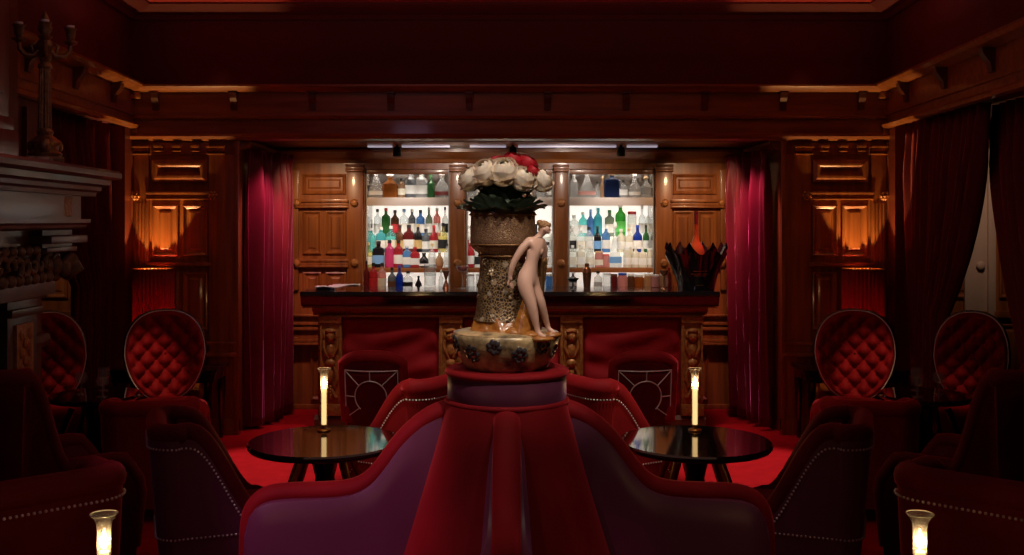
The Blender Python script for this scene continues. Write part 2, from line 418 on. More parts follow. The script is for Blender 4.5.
# side bays, side walls and their beams
for s in (-1, 1):
    nm = 'left' if s < 0 else 'right'
    # upper wall + solid near part
    Yn, Yo = -1.0, (6.15 if s < 0 else 4.85)
    A, Bv = Vector((s * sx(Yn), Yn, 0)), Vector((s * sx(YW), YW, 0))
    out = Vector((-s, -SPL, 0)).normalized() if s > 0 else Vector((1, -SPL, 0)).normalized()
    b = MB(); b.extr(((0, 2.38), (0, 3.29), (-.2, 3.29), (-.2, 2.38)), A, Bv, out)
    struct(b.build('wall_' + nm, M['red_wall'], smooth=0))
    Am = Vector((s * sx(Yo), Yo, 0))
    b = MB(); b.extr(((0, 0), (0, 2.38), (-.2, 2.38), (-.2, 0)), A, Am, out)
    for k in range(5):                                     # pilaster strips on the solid stretch
        q = A.lerp(Am, .2 + k * .19); q2 = q + side_dir(s) * .12
        b.extr(((0, .15), (.03, .15), (.03, 2.3), (0, 2.3)), q, q2, out)
    b.extr(((0, .9), (.05, .9), (.06, .93), (.05, .97), (0, .97)), A, Am, out)
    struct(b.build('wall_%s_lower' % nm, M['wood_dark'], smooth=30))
    b = MB()
    b.extr(((0, 2.38), (.02, 2.38), (.02, 2.68), (0, 2.68)), A, Bv, out)
    b.extr(((.02, 2.635), (.07, 2.64), (.11, 2.655), (.13, 2.675), (.13, 2.69), (0, 2.69)), A, Bv, out)
    b.extr(((.02, 2.35), (.06, 2.355), (.075, 2.375), (.05, 2.395), (.02, 2.40)), A, Bv, out)
    b.extr(((.02, 2.45), (.035, 2.455), (.035, 2.47), (.02, 2.475)), A, Bv, out)
    tb = struct(b.build('trim_%d' % (6 if s < 0 else 7), M['wood_h']))
    for k in range(6):
        q = Bv + side_dir(s) * (-.55 - .75 * k)
        b = MB(); b.extr(((.02, 2.50), (.04, 2.50), (.05, 2.55), (.09, 2.60), (.10, 2.635), (.02, 2.635)), q, q + side_dir(s) * .065, out); b.build('corbel', M['wood_dark'], tb)
    b = MB()                                               # corner block where the beams meet
    b.box((s * XC, YW - .05, 2.30), (s * (XC - .06), YW - .001, 2.36), .008); b.box((s * XC, YW - .08, 2.58), (s * (XC - .09), YW - .001, 2.63), .01)
    struct(b.build('trim_%d' % (8 if s < 0 else 9), M['gilt_carving']))
    b = MB(); b.extr(((0, 3.19), (.03, 3.19), (.05, 3.22), (.16, 3.25), (.20, 3.275), (.20, 3.29), (0, 3.29)), A, Bv, out)
    struct(b.build('trim_%d' % (10 if s < 0 else 11), M['red_wall']))
    A2, B2 = Vector((s * sx(7.70), 7.70, 0)), Vector((s * sx(YW), YW, 0))
    b = MB(); b.extr(((-.16, 0), (.012, 0), (.012, 2.36), (-.16, 2.36)), A2, B2 + Vector((0, -.001, 0)), out); struct(b.build('trim_%d' % (14 if s < 0 else 15), M['wood_red']))
    # bay room beyond the drapes
    b = MB(); b.box((s * 4.5, YW, 0), (s * XC, YW + .25, 2.4))
    for k in range(4):
        x0 = 3.05 + k * .36
        a, c = sorted((s * x0, s * (x0 + .28)))
        b.panel(a, c, 1.05, 2.1, YW); b.panel(a, c, .2, .85, YW)
    a, c = sorted((s * XC, s * 4.5)); b.box((a, YW - .05, .90), (c, YW, .95), .006); b.box((a, YW - .03, 0), (c, YW, .14), .006)
    struct(b.build('wall_bay_%s_back' % nm, M['wood_v']))
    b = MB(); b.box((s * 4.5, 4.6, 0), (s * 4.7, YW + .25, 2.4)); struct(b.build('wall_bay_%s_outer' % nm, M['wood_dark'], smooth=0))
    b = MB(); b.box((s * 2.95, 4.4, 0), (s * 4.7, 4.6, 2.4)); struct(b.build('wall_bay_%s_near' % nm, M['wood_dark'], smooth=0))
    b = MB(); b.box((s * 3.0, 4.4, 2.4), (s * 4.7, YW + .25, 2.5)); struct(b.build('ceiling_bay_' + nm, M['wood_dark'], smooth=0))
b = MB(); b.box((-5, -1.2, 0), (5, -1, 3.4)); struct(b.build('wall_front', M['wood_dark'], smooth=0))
# pale lining of the far right bay, seen through the drapes
b = MB(); b.box((PX(963, YW), YW - .035, .15), (PX(994, YW), YW - .003, 2.2), .004); b.box((PX(985, YW), YW - .06, .15), (PX(991, YW), YW - .03, 2.2), .006); b.ball((PX(978, YW), YW - .05, 1.30), (.035, .02, .035), 14, 8)
struct(b.build('trim_12', M['linen']))

# ------------------------------------------------------------------ drapes
def drape(name, m, top, bot, mid=None, zt=2.3, zb=.02, pleats=9, amp=.05, n=160, nv=26, label='', ztop_fn=None, tie=None):
    """sheet between a top line and a bottom line (2-D points), pleated across; mid=(v, line) pinches it"""
    (t0, t1), (b0, b1) = top, bot
    def ln(v):
        if mid is None:
            return [Vector(t0).lerp(Vector(b0), v), Vector(t1).lerp(Vector(b1), v)]
        mv, (m0, m1) = mid
        if v < mv:
            k = (v / mv); e = k ** 1.9
            return [Vector(t0).lerp(Vector(m0), e), Vector(t1).lerp(Vector(m1), e)]
        k = (v - mv) / (1 - mv); e = k ** .8
        return [Vector(m0).lerp(Vector(b0), e), Vector(m1).lerp(Vector(b1), e)]
    d = (Vector(t1) - Vector(t0)).normalized(); nrm = Vector((-d.y, d.x))
    def fn(u, v):
        a, c = ln(v)
        p = a.lerp(c, u)
        w = (c - a).length / max((Vector(t1) - Vector(t0)).length, .01)
        am = amp * (.55 + .45 * min(1, v * 6)) * (.5 + .5 * min(w, 1.3))
        ph = 2 * PI * pleats * (u + .015 * math.sin(7 * u + 3 * v))
        off = am * (math.sin(ph) + .28 * math.sin(2.3 * ph + 1.3 + 2 * v))
        p = p + nrm * off + d * am * .35 * math.cos(ph) * .6
        z = lerp(zt, zb, v)
        if v < .05: p += nrm * (amp * .4 * math.sin(ph * 2)) * (1 - v / .05)
        return (p.x, p.y, z)
    mb = MB(); mb.grid(fn, n, nv)
    o = mb.build(name, m, smooth=80)
    so = o.modifiers.new('cloth', 'SOLIDIFY'); so.thickness = .008
    return o
cl = drape('curtain', M['drape'], ((-2.02, YW + .10), (-1.88, YB - .2)), ((-2.02, YW + .10), (-1.90, YB - .25)), zt=2.20, zb=.03, pleats=5, amp=.065)
tag(cl, 'crimson velvet curtain lining the left side of the bar alcove', 'curtain', 'alcove curtains')
cr = drape('curtain', M['drape'], ((2.02, YW + .10), (1.86, YB - .2)), ((2.04, YW + .10), (1.90, YB - .25)), zt=2.20, zb=.03, pleats=5, amp=.065)
tag(cr, 'crimson velvet curtain lining the right side of the bar alcove', 'curtain', 'alcove curtains')
def sp(s, Y, off=.0): return (s * (sx(Y) + off), Y)
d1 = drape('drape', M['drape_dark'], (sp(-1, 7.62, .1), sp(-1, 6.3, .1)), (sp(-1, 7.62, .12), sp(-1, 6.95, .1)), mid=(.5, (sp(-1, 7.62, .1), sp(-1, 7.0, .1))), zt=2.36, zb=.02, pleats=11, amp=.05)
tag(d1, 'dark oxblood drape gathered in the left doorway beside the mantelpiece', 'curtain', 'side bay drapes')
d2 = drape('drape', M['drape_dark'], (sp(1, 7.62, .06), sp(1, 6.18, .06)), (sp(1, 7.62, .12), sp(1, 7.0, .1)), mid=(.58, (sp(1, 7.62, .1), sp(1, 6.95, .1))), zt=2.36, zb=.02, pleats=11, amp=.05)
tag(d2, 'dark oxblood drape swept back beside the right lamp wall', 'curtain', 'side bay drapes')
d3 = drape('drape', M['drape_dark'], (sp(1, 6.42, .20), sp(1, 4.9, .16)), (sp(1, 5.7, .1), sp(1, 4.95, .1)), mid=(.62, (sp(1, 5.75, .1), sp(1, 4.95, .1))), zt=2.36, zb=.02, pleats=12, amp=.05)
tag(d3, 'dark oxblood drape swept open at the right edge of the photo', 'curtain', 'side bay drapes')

# ------------------------------------------------------------------ bar counter
bar = thing('bar_counter', 'long bar with black top, red velvet front panels and carved gilt pilasters', 'bar counter', (0, 8.0, 0))
BW, BT = 1.61, 1.10
b = MB(); b.extr(((0, -.03), (.10, -.03), (.115, -.01), (.135, .045), (.15, .055), (.15, .085), (-.50, .085), (-.50, -.03)), (-BW, 0, 1.015), (BW, 0, 1.015), (0, -1, 0))
b.build('counter_top', M['counter'], bar)
b = MB(); b.extr(((0, 0), (.03, .0), (.045, .02), (.075, .035), (.09, .055), (.09, .075), (0, .075)), (-1.53, 0, .91), (1.53, 0, .91), (0, -1, 0))
b.box((-1.5, 0, .05), (1.5, .45, .985))
b.build('carcass', M['wood_h'], bar)
b = MB(); b.extr(((0, 0), (.05, 0), (.05, .10), (.03, .13), (0, .13)), (-1.52, 0, 0), (1.52, 0, 0), (0, -1, 0)); b.build('plinth', M['wood_dark'], bar)
pil = ((320, 341), (440, 462), (561, 582), (682, 703))
def pilaster(px0, px1):
    x0, x1 = PX(px0, 7.95), PX(px1, 7.95); xc = (x0 + x1) / 2; w = x1 - x0
    b = MB(); b.box((x0, -.05, .13), (x1, .0, .91), .006); b.box((x0 - .006, -.07, .85), (x1 + .006, 0, .905), .008); b.box((x0 - .006, -.065, .13), (x1 + .006, 0, .22), .008)
    b.box((x0, -.06, .24), (x0 + .015, 0, .84), .003); b.box((x1 - .015, -.06, .24), (x1, 0, .84), .003)
    p = b.build('pilaster', M['gilt_carving'], bar)
    c = MB()                                                # mask, garlands, urn body and scroll feet in relief
    c.ball((xc, -.062, .745), (.036, .030, .046), 12, 8); c.ball((xc, -.088, .738), (.007, .010, .014), 8, 6)
    c.ball((xc, -.066, .790), (.044, .026, .022), 10, 6)
    for s in (-1, 1):
        c.ball((xc + s * .014, -.088, .752), (.007, .005, .005), 6, 5); c.ball((xc + s * .046, -.06, .755), (.013, .018, .034), 8, 6)
        c.tube([(xc + s * .05, -.06, .72), (xc + s * .052, -.062, .66), (xc + s * .03, -.066, .61), (xc + s * .012, -.066, .58)], [.012, .014, .013, .008], 8)
        c.tube([(xc + s * .02, -.06, .52), (xc + s * .045, -.062, .47), (xc + s * .05, -.062, .41), (xc + s * .03, -.064, .36), (xc + s * .018, -.062, .39)], [.010, .013, .014, .011, .006], 8)
        c.tube([(xc + s * .01, -.06, .34), (xc + s * .025, -.062, .30), (xc + s * .048, -.06, .27)], [.012, .014, .016], 8)
    c.ball((xc, -.06, .635), (.034, .026, .06), 12, 8); c.ball((xc, -.06, .54), (.040, .026, .036), 12, 8); c.ball((xc, -.06, .44), (.024, .022, .06), 10, 8)
    for k in range(5): c.ball((xc, -.062, .36 - .022 * k), (.014 - .0012 * k, .014, .012), 8, 6)
    c.build('carving', M['gilt_carving'], p)
for q in pil: pilaster(*q)
for (a, c) in ((341, 440), (462, 561), (582, 682)):
    x0, x1 = PX(a, 7.97), PX(c, 7.97)
    def fn(u, v, x0=x0, x1=x1):
        e = min(u, 1 - u, (v) * .8, (1 - v) * .8); k = sstep(0, .06, e)
        rip = (.010 * math.sin(19 * v + 1.6 * math.sin(5 * u + 1)) + .005 * math.sin(31 * v + 3 * math.sin(4 * u))) * k
        return (lerp(x0, x1, u), -.004 - .03 * k - rip, lerp(.13, .91, v))
    m_ = MB(); m_.grid(fn, 40, 40); m_.build('velvet_panel', M['velvet'], bar, smooth=80)
    m_ = MB()
    for xx in (x0, x1): m_.box((xx - .008, -.05, .13), (xx + .008, 0, .91), .003)
    m_.box((x0, -.05, .895), (x1, 0, .912), .003); m_.build('panel_bead', M['gilt_carving'], bar)

# ------------------------------------------------------------------ bottle cabinets
Y0, Y1 = YB + .02, YB + .39
ZS1, ZS2, ZS3 = PZ(197.5, YB), PZ(268, YB), 1.035
names = ('left', 'centre', 'right')
M['backlit'] = emit('backlit_panel', (1, .94, .86), .8)
M['strip'] = emit('light_strip', (1, .90, .78), 16)
M['backlit_low'] = emit('dim_backlit_panel', (1, .94, .86), .5)
M['riser'] = emit('lit_riser', (.9, .84, .74), .45)
M['shelf_edge'] = mat('pale_shelf_edge', (.46, .36, .30), .4)
M['cove_light'] = emit('cove_light', (.80, .74, .90), .38)
for i, (x0, x1) in enumerate(BAYS):
    t = thing('bottle_cabinet', 'open wooden bottle cabinet behind the bar, %s of the three bays' % names[i], 'cabinet', (0, 0, 0), 0, 'bottle cabinets behind the bar')
    e = .004
    b = MB(); b.box((x0 + e, Y0, zs_bot + .002), (x0 + .016, Y1, zs_top - .002)); b.box((x1 - .016, Y0, zs_bot + .002), (x1 - e, Y1, zs_top - .002)); b.box((x0 + .016, Y0, zs_top - .02), (x1 - .016, Y1, zs_top - .004))
    b.box((x0 + .016, Y0, zs_bot + .002), (x1 - .016, Y1, ZS3)); b.build('carcass', M['cabinet'], t)
    b = MB(); b.box((x0 + .016, Y1 - .012, ZS2), (x1 - .016, Y1, ZS1 - .06)); b.build('backlit_panel', M['backlit'], t)
    b = MB(); b.box((x0 + .016, Y1 - .012, ZS1), (x1 - .016, Y1, zs_top - .02)); b.build('back_panel', M['cabinet'], t)
    b = MB(); b.box((x0 + .016, Y1 - .012, ZS3), (x1 - .016, Y1, ZS2 - .03)); b.build('backlit_panel', M['backlit_low'], t)
    b = MB(); b.box((x0 + .016, Y0 - .01, ZS1 - .045), (x1 - .016, Y1 - .012, ZS1), .003); b.box((x0 + .016, Y0 - .014, ZS1 - .072), (x1 - .016, Y0 + .004, ZS1 - .002), .003); b.build('shelf', M['shelf_edge'], t)
    b = MB(); b.box((x0 + .016, Y0 - .01, ZS2 - .022), (x1 - .016, Y1 - .012, ZS2), .003); b.box((x0 + .016, Y0 - .012, ZS2 - .04), (x1 - .016, Y0 - .002, ZS2 - .001), .002); b.build('shelf', M['wood_h'], t)
    b = MB(); b.box((x0 + .016, Y0 - .014, zs_top - .045), (x1 - .016, Y0 + .002, zs_top - .004), .002); b.build('pelmet', M['wood_h'], t)
    b = MB(); b.box((x0 + .016, Y0 + .13, ZS2), (x1 - .016, Y1 - .02, ZS2 + .13), .003); b.box((x0 + .016, Y0 + .25, ZS2 + .13), (x1 - .016, Y1 - .02, ZS2 + .27), .003); b.build('lit_riser', M['riser'], t)
    for z in (zs_top - .03, ZS1 - .056, ZS2 - .032):
        b = MB(); b.box((x0 + .03, Y0 + .012, z), (x1 - .03, Y0 + .03, z + .006)); b.build('light_strip', M['strip'], t)

t = thing('back_counter', 'narrow dark ledge of the back bar behind the bar counter', 'counter', (0, YB, 0))
b = MB(); b.box((-1.5, -.19, 1.005), (1.5, -.10, 1.035), .004); b.box((-1.5, -.10, 1.005), (1.5, -.095, 1.035)); b.build('worktop', M['counter'], t)
b = MB(); b.box((-1.5, -.17, .0), (1.5, -.10, 1.004)); b.build('cupboard_front', M['wood_dark'], t)
# --- bottles
W = (.80, .80, .76); BK = (.012, .012, .014); CK = (.55, .38, .20); RD = (.50, .02, .03); GO = (.6, .42, .16)
WORD = {}
def cname(c):
    return WORD.get(c, 'clear')
C_CLEAR = (.90, .93, .94); C_AMB = (.42, .14, .03); C_DKR = (.22, .03, .03); C_GRN = (.06, .22, .07); C_LIME = (.10, .55, .10); C_CYAN = (.12, .55, .62)
C_TEAL = (.35, .78, .76); C_BLK = (.015, .013, .015); C_NAVY = (.012, .02, .06); C_COB = (.02, .07, .45); C_PINK = (.70, .09, .26); C_RED = (.55, .05, .06); C_YEL = (.80, .74, .40)
C_CRM = (.80, .76, .62); C_WHT = (.84, .86, .84); C_BRN = (.14, .055, .025); C_GRY = (.22, .24, .26); C_TAN = (.55, .33, .18); C_BLU = (.16, .36, .66); C_ROSE = (.72, .36, .32); C_SAGE = (.35, .42, .33)
for c, n in ((C_CLEAR, 'clear'), (C_AMB, 'amber'), (C_DKR, 'dark red'), (C_GRN, 'dark green'), (C_LIME, 'bright green'), (C_CYAN, 'cyan'), (C_TEAL, 'pale teal'), (C_BLK, 'black'), (C_NAVY, 'navy'), (C_COB, 'cobalt blue'), (C_PINK, 'pink'), (C_RED, 'red'), (C_YEL, 'pale yellow'), (C_CRM, 'cream'), (C_WHT, 'white'), (C_BRN, 'brown'), (C_GRY, 'grey'), (C_TAN, 'tan'), (C_BLU, 'pale blue'), (C_ROSE, 'rose'), (C_SAGE, 'sage green')): WORD[c] = n
SHAPE = {
    'wine': ([(.9, 0), (1, .02), (1, .58), (.9, .66), (.45, .76), (.34, .80), (.32, 1)], None, 'slender'),
    'spirit': ([(.92, 0), (1, .02), (1, .62), (.92, .68), (.45, .76), (.36, .8), (.36, .93)], None, 'round'),
    'square': ([(.92, 0), (1, .02), (1, .64), (.9, .70), (.42, .76), (.36, .79), (.36, .93)], 6, 'square'),
    'pyramid': ([(.95, 0), (1, .03), (.97, .12), (.60, .45), (.26, .72), (.22, .78), (.22, .86)], None, 'cone-shaped'),
    'decanter': ([(.86, 0), (1, .05), (1, .42), (.88, .54), (.36, .66), (.30, .70), (.34, .80)], 4, 'squat'),
    'flask': ([(.9, 0), (1, .04), (1, .60), (.95, .68), (.32, .74), (.26, .76), (.26, .86)], 5, 'broad'),
    'bulb': ([(.6, 0), (.9, .08), (1, .26), (.85, .46), (.42, .62), (.30, .70), (.32, .84)], None, 'bulbous'),
    'jar': ([(.92, 0), (1, .03), (1, .74), (.86, .82), (.80, .84), (.80, .88)], None, 'short'),
}
_bm = {}
def bottle(x, base, w, h, Yc, shape, col, cap, lab, label, group, opaque=None, kind='bottle', dp=None):
    prof, sq, _ = SHAPE[shape]
    k = (round(w, 3), round(h, 3), shape, col, cap, lab)
    z = base
    t = thing(kind, label, kind, (x, Yc, z), 0, group)
    R = w / 2
    sy = min(1, .07 / w) if w > .07 else 1
    key = ('b',) + k
    if key not in _bm:
        m_ = MB(); m_.lathe([(r * R, q * h) for r, q in prof], (0, 0, 0), 18, sq, PI / 18, 1, sy)
        gm = gmat(col, .80 if col in (C_CLEAR, C_TEAL, C_YEL, C_WHT) else (.25 if col in (C_BLK, C_NAVY, C_CRM, C_BRN) else .55))
        _bm[key] = m_.build('glass_body', gm, t)
        m_ = MB(); top = prof[-1][1]; r = prof[-1][0] * R
        if cap in ('stopper', 'cork'):
            m_.lathe([(r * .7, top * h - .004), (r * .8, top * h), (r * 1.25, top * h + .008), (r * 1.35, (top + .07) * h), (r * .9, (top + .13) * h), (0, (top + .145) * h)], (0, 0, 0), 14)
            cm = CLEAR if cap == 'stopper' else cmat(CK)
            if cap == 'stopper': cm = cmat((.85, .85, .82), .3)
        else:
            m_.lathe([(r * 1.12, (top - .06) * h), (r * 1.15, top * h + .002), (r * 1.1, (top + .05) * h), (0, (top + .055) * h)], (0, 0, 0), 14)
            cm = cmat(cap)
        _bm[key + ('c',)] = m_.build('cap', cm, t)
        if lab:
            m_ = MB(); z0, z1 = (.14, .46) if shape not in ('pyramid', 'bulb') else (.1, .24)
            rr = R * (1.015 if shape != 'pyramid' else .97)
            def fn(u, v):
                a = -PI / 2 + (u - .5) * PI * .9; cs, sn = math.cos(a), math.sin(a); q = 1
                if sq: q = (abs(cs) ** sq + abs(sn) ** sq) ** (-1 / sq)
                q *= 1.02
                return (rr * q * cs, rr * q * sn * sy - .0006, lerp(z0, z1, v) * h)
            m_.grid(fn, 12, 2); _bm[key + ('l',)] = m_.build('paper_label', cmat(lab), t, recalc=False)
    else:
        for suf in ((), ('c',), ('l',)):
            src = _bm.get(key + suf)
            if src:
                c = src.copy(); COL.objects.link(c); c.parent = t
    return t
ORD = 'first second third fourth fifth sixth seventh eighth ninth tenth eleventh twelfth thirteenth fourteenth fifteenth'.split()
def row(items, base, Yc, where, group):
    """items: (px, w px, h px, shape, colour, cap colour, label colour)"""
    for n, (px, w, h, shape, col, cap, lab) in enumerate(items):
        kk = Yc / F
        lb = {None: '', W: ' white-labelled', BK: ' black-labelled', RD: ' red-labelled', C_BLU: ' blue-labelled', GO: ' gold-labelled', C_CRM: ' cream-labelled'}.get(lab, ' labelled')
        bottle(PX(px, Yc), base, w * kk * 1.06, h * kk * 1.04, Yc, shape, col, cap, lab,
               '%s %s%s bottle, %s from left on %s' % (SHAPE[shape][2], cname(col), lb, ORD[n], where), group)
S_ = 'stopper'; K_ = 'cork'
row([(376, 18, 27, 'pyramid', C_CLEAR, S_, W), (390, 15, 25, 'decanter', C_AMB, S_, None), (401.5, 7, 19, 'spirit', C_TAN, BK, C_CRM), (410.5, 10, 26, 'spirit', C_GRY, BK, W), (421.5, 11, 26, 'spirit', C_CLEAR, BK, W), (431, 7, 21, 'wine', C_GRN, C_GRN, None), (442, 13, 25, 'bulb', C_CLEAR, S_, C_DKR)], ZS1, Y0 + .06, 'left cabinet top shelf', 'decanters on the left top shelf')
row([(471, 10, 24, 'decanter', C_CLEAR, S_, None), (480, 7, 22, 'wine', C_CLEAR, BK, W), (497, 10, 23, 'bulb', C_AMB, S_, None), (512, 9, 22, 'spirit', C_CLEAR, BK, W), (527, 9, 23, 'square', C_BRN, K_, C_CRM), (541, 9, 22, 'decanter', C_CLEAR, S_, None), (549.5, 6, 20, 'wine', C_CLEAR, BK, W)], ZS1, Y0 + .06, 'centre cabinet top shelf', 'decanters on the centre top shelf')
row([(574, 8, 23, 'wine', C_CLEAR, S_, None), (587, 17, 26, 'pyramid', C_CLEAR, S_, C_ROSE), (597.5, 8, 17, 'pyramid', C_CLEAR, BK, None), (602.5, 5, 18, 'wine', C_TAN, K_, None), (612, 16, 25, 'flask', C_NAVY, K_, None), (623, 8, 17, 'square', C_CLEAR, BK, W), (634.5, 11, 24, 'bulb', C_CLEAR, S_, W), (646, 10, 22, 'decanter', C_CLEAR, K_, C_GRY)], ZS1, Y0 + .06, 'right cabinet top shelf', 'decanters on the right top shelf')
YF, YM, YR = Y0 + .06, Y0 + .19, Y0 + .31
row([(368.5, 8, 23, 'wine', C_YEL, GO, C_CRM), (378.5, 11, 26, 'square', C_BLK, BK, C_BLU), (389.5, 9, 27, 'spirit', C_PINK, BK, None), (398.5, 9, 27, 'spirit', C_RED, BK, W), (407, 8, 22, 'square', C_BLU, W, W), (415, 9, 20, 'square', C_RED, RD, W), (424, 11, 16, 'bulb', C_BLK, BK, W), (432, 7, 22, 'wine', C_CLEAR, GO, W), (439.5, 8, 18, 'bulb', C_TAN, W, None), (447, 6, 22, 'wine', C_CLEAR, BK, W)], ZS2, YF, 'left middle shelf, front row', 'front bottles on the left middle shelf')
row([(371, 9, 24, 'spirit', C_TEAL, W, None), (381, 9, 25, 'square', C_CYAN, W, W), (391, 9, 26, 'square', C_TEAL, W, C_CRM), (400, 8, 25, 'wine', C_BRN, BK, GO), (409, 10, 27, 'square', C_DKR, BK, W), (418, 8, 26, 'wine', C_BLK, GO, GO), (426, 8, 23, 'spirit', C_GRY, BK, W), (434, 8, 25, 'wine', C_RED, RD, C_CRM), (443, 9, 27, 'wine', C_YEL, BK, BK)], ZS2 + .13, YM, 'left middle shelf, second row', 'second row bottles on the left middle shelf')
row([(369, 7, 27, 'wine', C_WHT, W, BK), (377.5, 7, 27, 'spirit', C_CLEAR, BK, W), (386, 8, 28, 'square', C_GRN, RD, None), (395, 8, 26, 'spirit', C_BRN, BK, RD), (404, 8, 27, 'square', C_CLEAR, C_BLU, W), (412, 7, 27, 'spirit', C_GRY, W, W), (420.5, 8, 26, 'square', C_BLU, BK, W), (429, 7, 27, 'wine', C_SAGE, W, W), (437, 7, 28, 'spirit', C_ROSE, W, W), (445, 6, 27, 'wine', C_WHT, BK, BK)], ZS2 + .27, YR, 'left middle shelf, back row', 'back bottles on the left middle shelf')
row([(470.5, 8, 25, 'wine', C_RED, W, W), (479, 8, 23, 'square', C_WHT, BK, BK), (488, 8, 24, 'spirit', C_CLEAR, BK, W), (498, 9, 25, 'wine', C_GRN, BK, C_CRM), (508, 8, 23, 'square', C_AMB, BK, W), (518, 8, 25, 'wine', C_CLEAR, W, C_BLU), (528, 8, 24, 'spirit', C_ROSE, BK, W), (538, 8, 23, 'square', C_WHT, BK, BK), (547.5, 9, 25, 'square', C_CLEAR, BK, W)], ZS2, YF, 'centre middle shelf, front row', 'front bottles on the centre middle shelf')
row([(471, 8, 26, 'spirit', C_WHT, W, RD), (481, 8, 24, 'wine', C_SAGE, BK, W), (492, 8, 26, 'wine', C_CLEAR, BK, W), (503, 8, 25, 'square', C_BRN, BK, GO), (514, 8, 26, 'wine', C_GRN, BK, W), (525, 8, 25, 'square', C_CLEAR, W, W), (536, 8, 26, 'wine', C_BLK, BK, W), (547, 9, 26, 'spirit', C_WHT, BK, W)], ZS2 + .13, YM, 'centre middle shelf, second row', 'second row bottles on the centre middle shelf')
row([(572.5, 8, 22, 'square', C_WHT, W, C_CRM), (581, 8, 22, 'square', C_CRM, W, W), (590, 8, 21, 'spirit', C_WHT, C_CRM, C_CRM), (599, 8, 17, 'jar', C_ROSE, C_TAN, C_CRM), (606, 7, 14, 'jar', C_ROSE, C_RED, None), (615, 13, 44, 'pyramid', C_CLEAR, S_, C_BLU), (627.5, 8, 21, 'jar', C_CRM, W, W), (635.5, 7, 21, 'spirit', C_CRM, W, W), (642.5, 7, 20, 'square', C_CRM, W, W), (650, 6, 20, 'jar', C_CRM, W, W)], ZS2, YF, 'right middle shelf, front row', 'front bottles on the right middle shelf')
row([(572, 8, 25, 'wine', C_WHT, W, BK), (580.5, 8, 24, 'square', C_CLEAR, W, C_CRM), (589, 8, 25, 'spirit', C_WHT, BK, W), (597.5, 7, 24, 'wine', C_BLK, BK, C_BLU), (606, 8, 26, 'spirit', C_BLU, W, W), (621, 8, 23, 'spirit', C_CRM, W, W), (629, 7, 22, 'square', C_CRM, K_, W), (637.5, 9, 25, 'wine', C_COB, C_COB, W), (646, 6, 25, 'wine', C_GRN, BK, W)], ZS2 + .13, YM, 'right middle shelf, second row', 'second row bottles on the right middle shelf')
row([(574, 9, 21, 'square', C_WHT, W, W), (583, 8, 24, 'spirit', C_TEAL, W, W), (590.5, 7, 25, 'wine', C_BLU, C_BLU, None), (598, 8, 28, 'spirit', C_CYAN, C_CYAN, None), (609.5, 9, 26, 'square', C_SAGE, C_GRN, W), (620.5, 10, 32, 'spirit', C_LIME, W, C_LIME), (632, 9, 26, 'jar', C_WHT, RD, W), (642, 7, 28, 'wine', C_CLEAR, W, W), (649, 6, 27, 'square', C_WHT, W, C_CRM)], ZS2 + .27, YR, 'right middle shelf, back row', 'back bottles on the right middle shelf')
row([(366.5, 6, 28, 'wine', C_DKR, BK, None), (373.5, 8, 28, 'spirit', C_RED, BK, RD), (382, 8, 28, 'spirit', C_ROSE, BK, C_CRM), (392, 8, 22, 'wine', C_GRY, BK, C_BRN), (399.5, 7, 24, 'wine', C_COB, C_COB, None), (408, 9, 20, 'spirit', C_CLEAR, BK, BK), (418.5, 7, 17, 'bulb', C_BLK, BK, None), (441, 5, 20, 'wine', C_CLEAR, W, None)], 1.036, YB - .145, 'left cabinet bottom shelf', 'bottles on the left bottom shelf')
row([(470.5, 8, 18, 'jar', C_CLEAR, W, None), (480, 8, 18, 'jar', C_CLEAR, W, None), (541, 8, 18, 'jar', C_CLEAR, BK, None), (549, 7, 18, 'jar', C_BLU, W, None)], 1.036, YB - .145, 'centre cabinet bottom shelf', 'jars on the centre bottom shelf')
row([(573, 7, 19, 'square', C_GRY, W, W), (598, 8, 20, 'spirit', C_WHT, BK, W), (607, 8, 19, 'jar', C_CLEAR, W, None), (614, 7, 18, 'jar', C_DKR, C_BRN, None), (622.5, 9, 19, 'jar', C_ROSE, C_COB, None), (631, 7, 18, 'jar', C_BRN, W, None), (639, 9, 17, 'jar', C_AMB, W, None), (648, 8, 18, 'jar', C_TAN, W, None)], 1.036, YB - .145, 'right cabinet bottom shelf', 'jars on the right bottom shelf')
ZB = BT + .001
row([(655, 8, 13, 'jar', C_ROSE, W, None), (663, 7, 14, 'jar', C_TAN, W, None), (668.5, 6, 19, 'spirit', C_ROSE, C_RED, None)], ZB, 8.38, 'the bar top, left of the ice bucket', 'jars on the bar top')
# barware on the counter
def barware(name, label, cat, px, Y, shapes):
    t = thing(name, label, cat, (PX(px, Y), Y, ZB))
    for part, prof, m_ in shapes:
        b = MB(); b.lathe(prof, (0, 0, 0), 20); b.build(part, m_, t)
    return t
barware('cocktail_shaker', 'copper cocktail shaker standing on the bar right of the vase', 'shaker', 587, 8.3,
        (('cup', [(.026, 0), (.028, .005), (.037, .12), (.038, .125)], M['copper']), ('lid', [(.038, .126), (.032, .155), (.018, .17), (.018, .19), (.016, .197), (0, .20)], M['copper'])))
barware('mixing_glass', 'cut crystal mixing glass standing on the bar left of the vase', 'glass', 430, 8.3,
        (('glass_body', [(.045, 0), (.048, .01), (.050, .17), (.052, .19), (.047, .188), (.044, .02), (0, .015)], CLEAR), ('rim_band', [(.0505, .10), (.052, .103), (.052, .112), (.0505, .115)], CLEAR)))
barware('jigger', 'dark copper double jigger standing on the bar left of the vase', 'jigger', 446, 8.25,
        (('cup', [(.030, 0), (.028, .004), (.008, .065), (.008, .07), (.028, .135), (.030, .14)], M['copper']),))
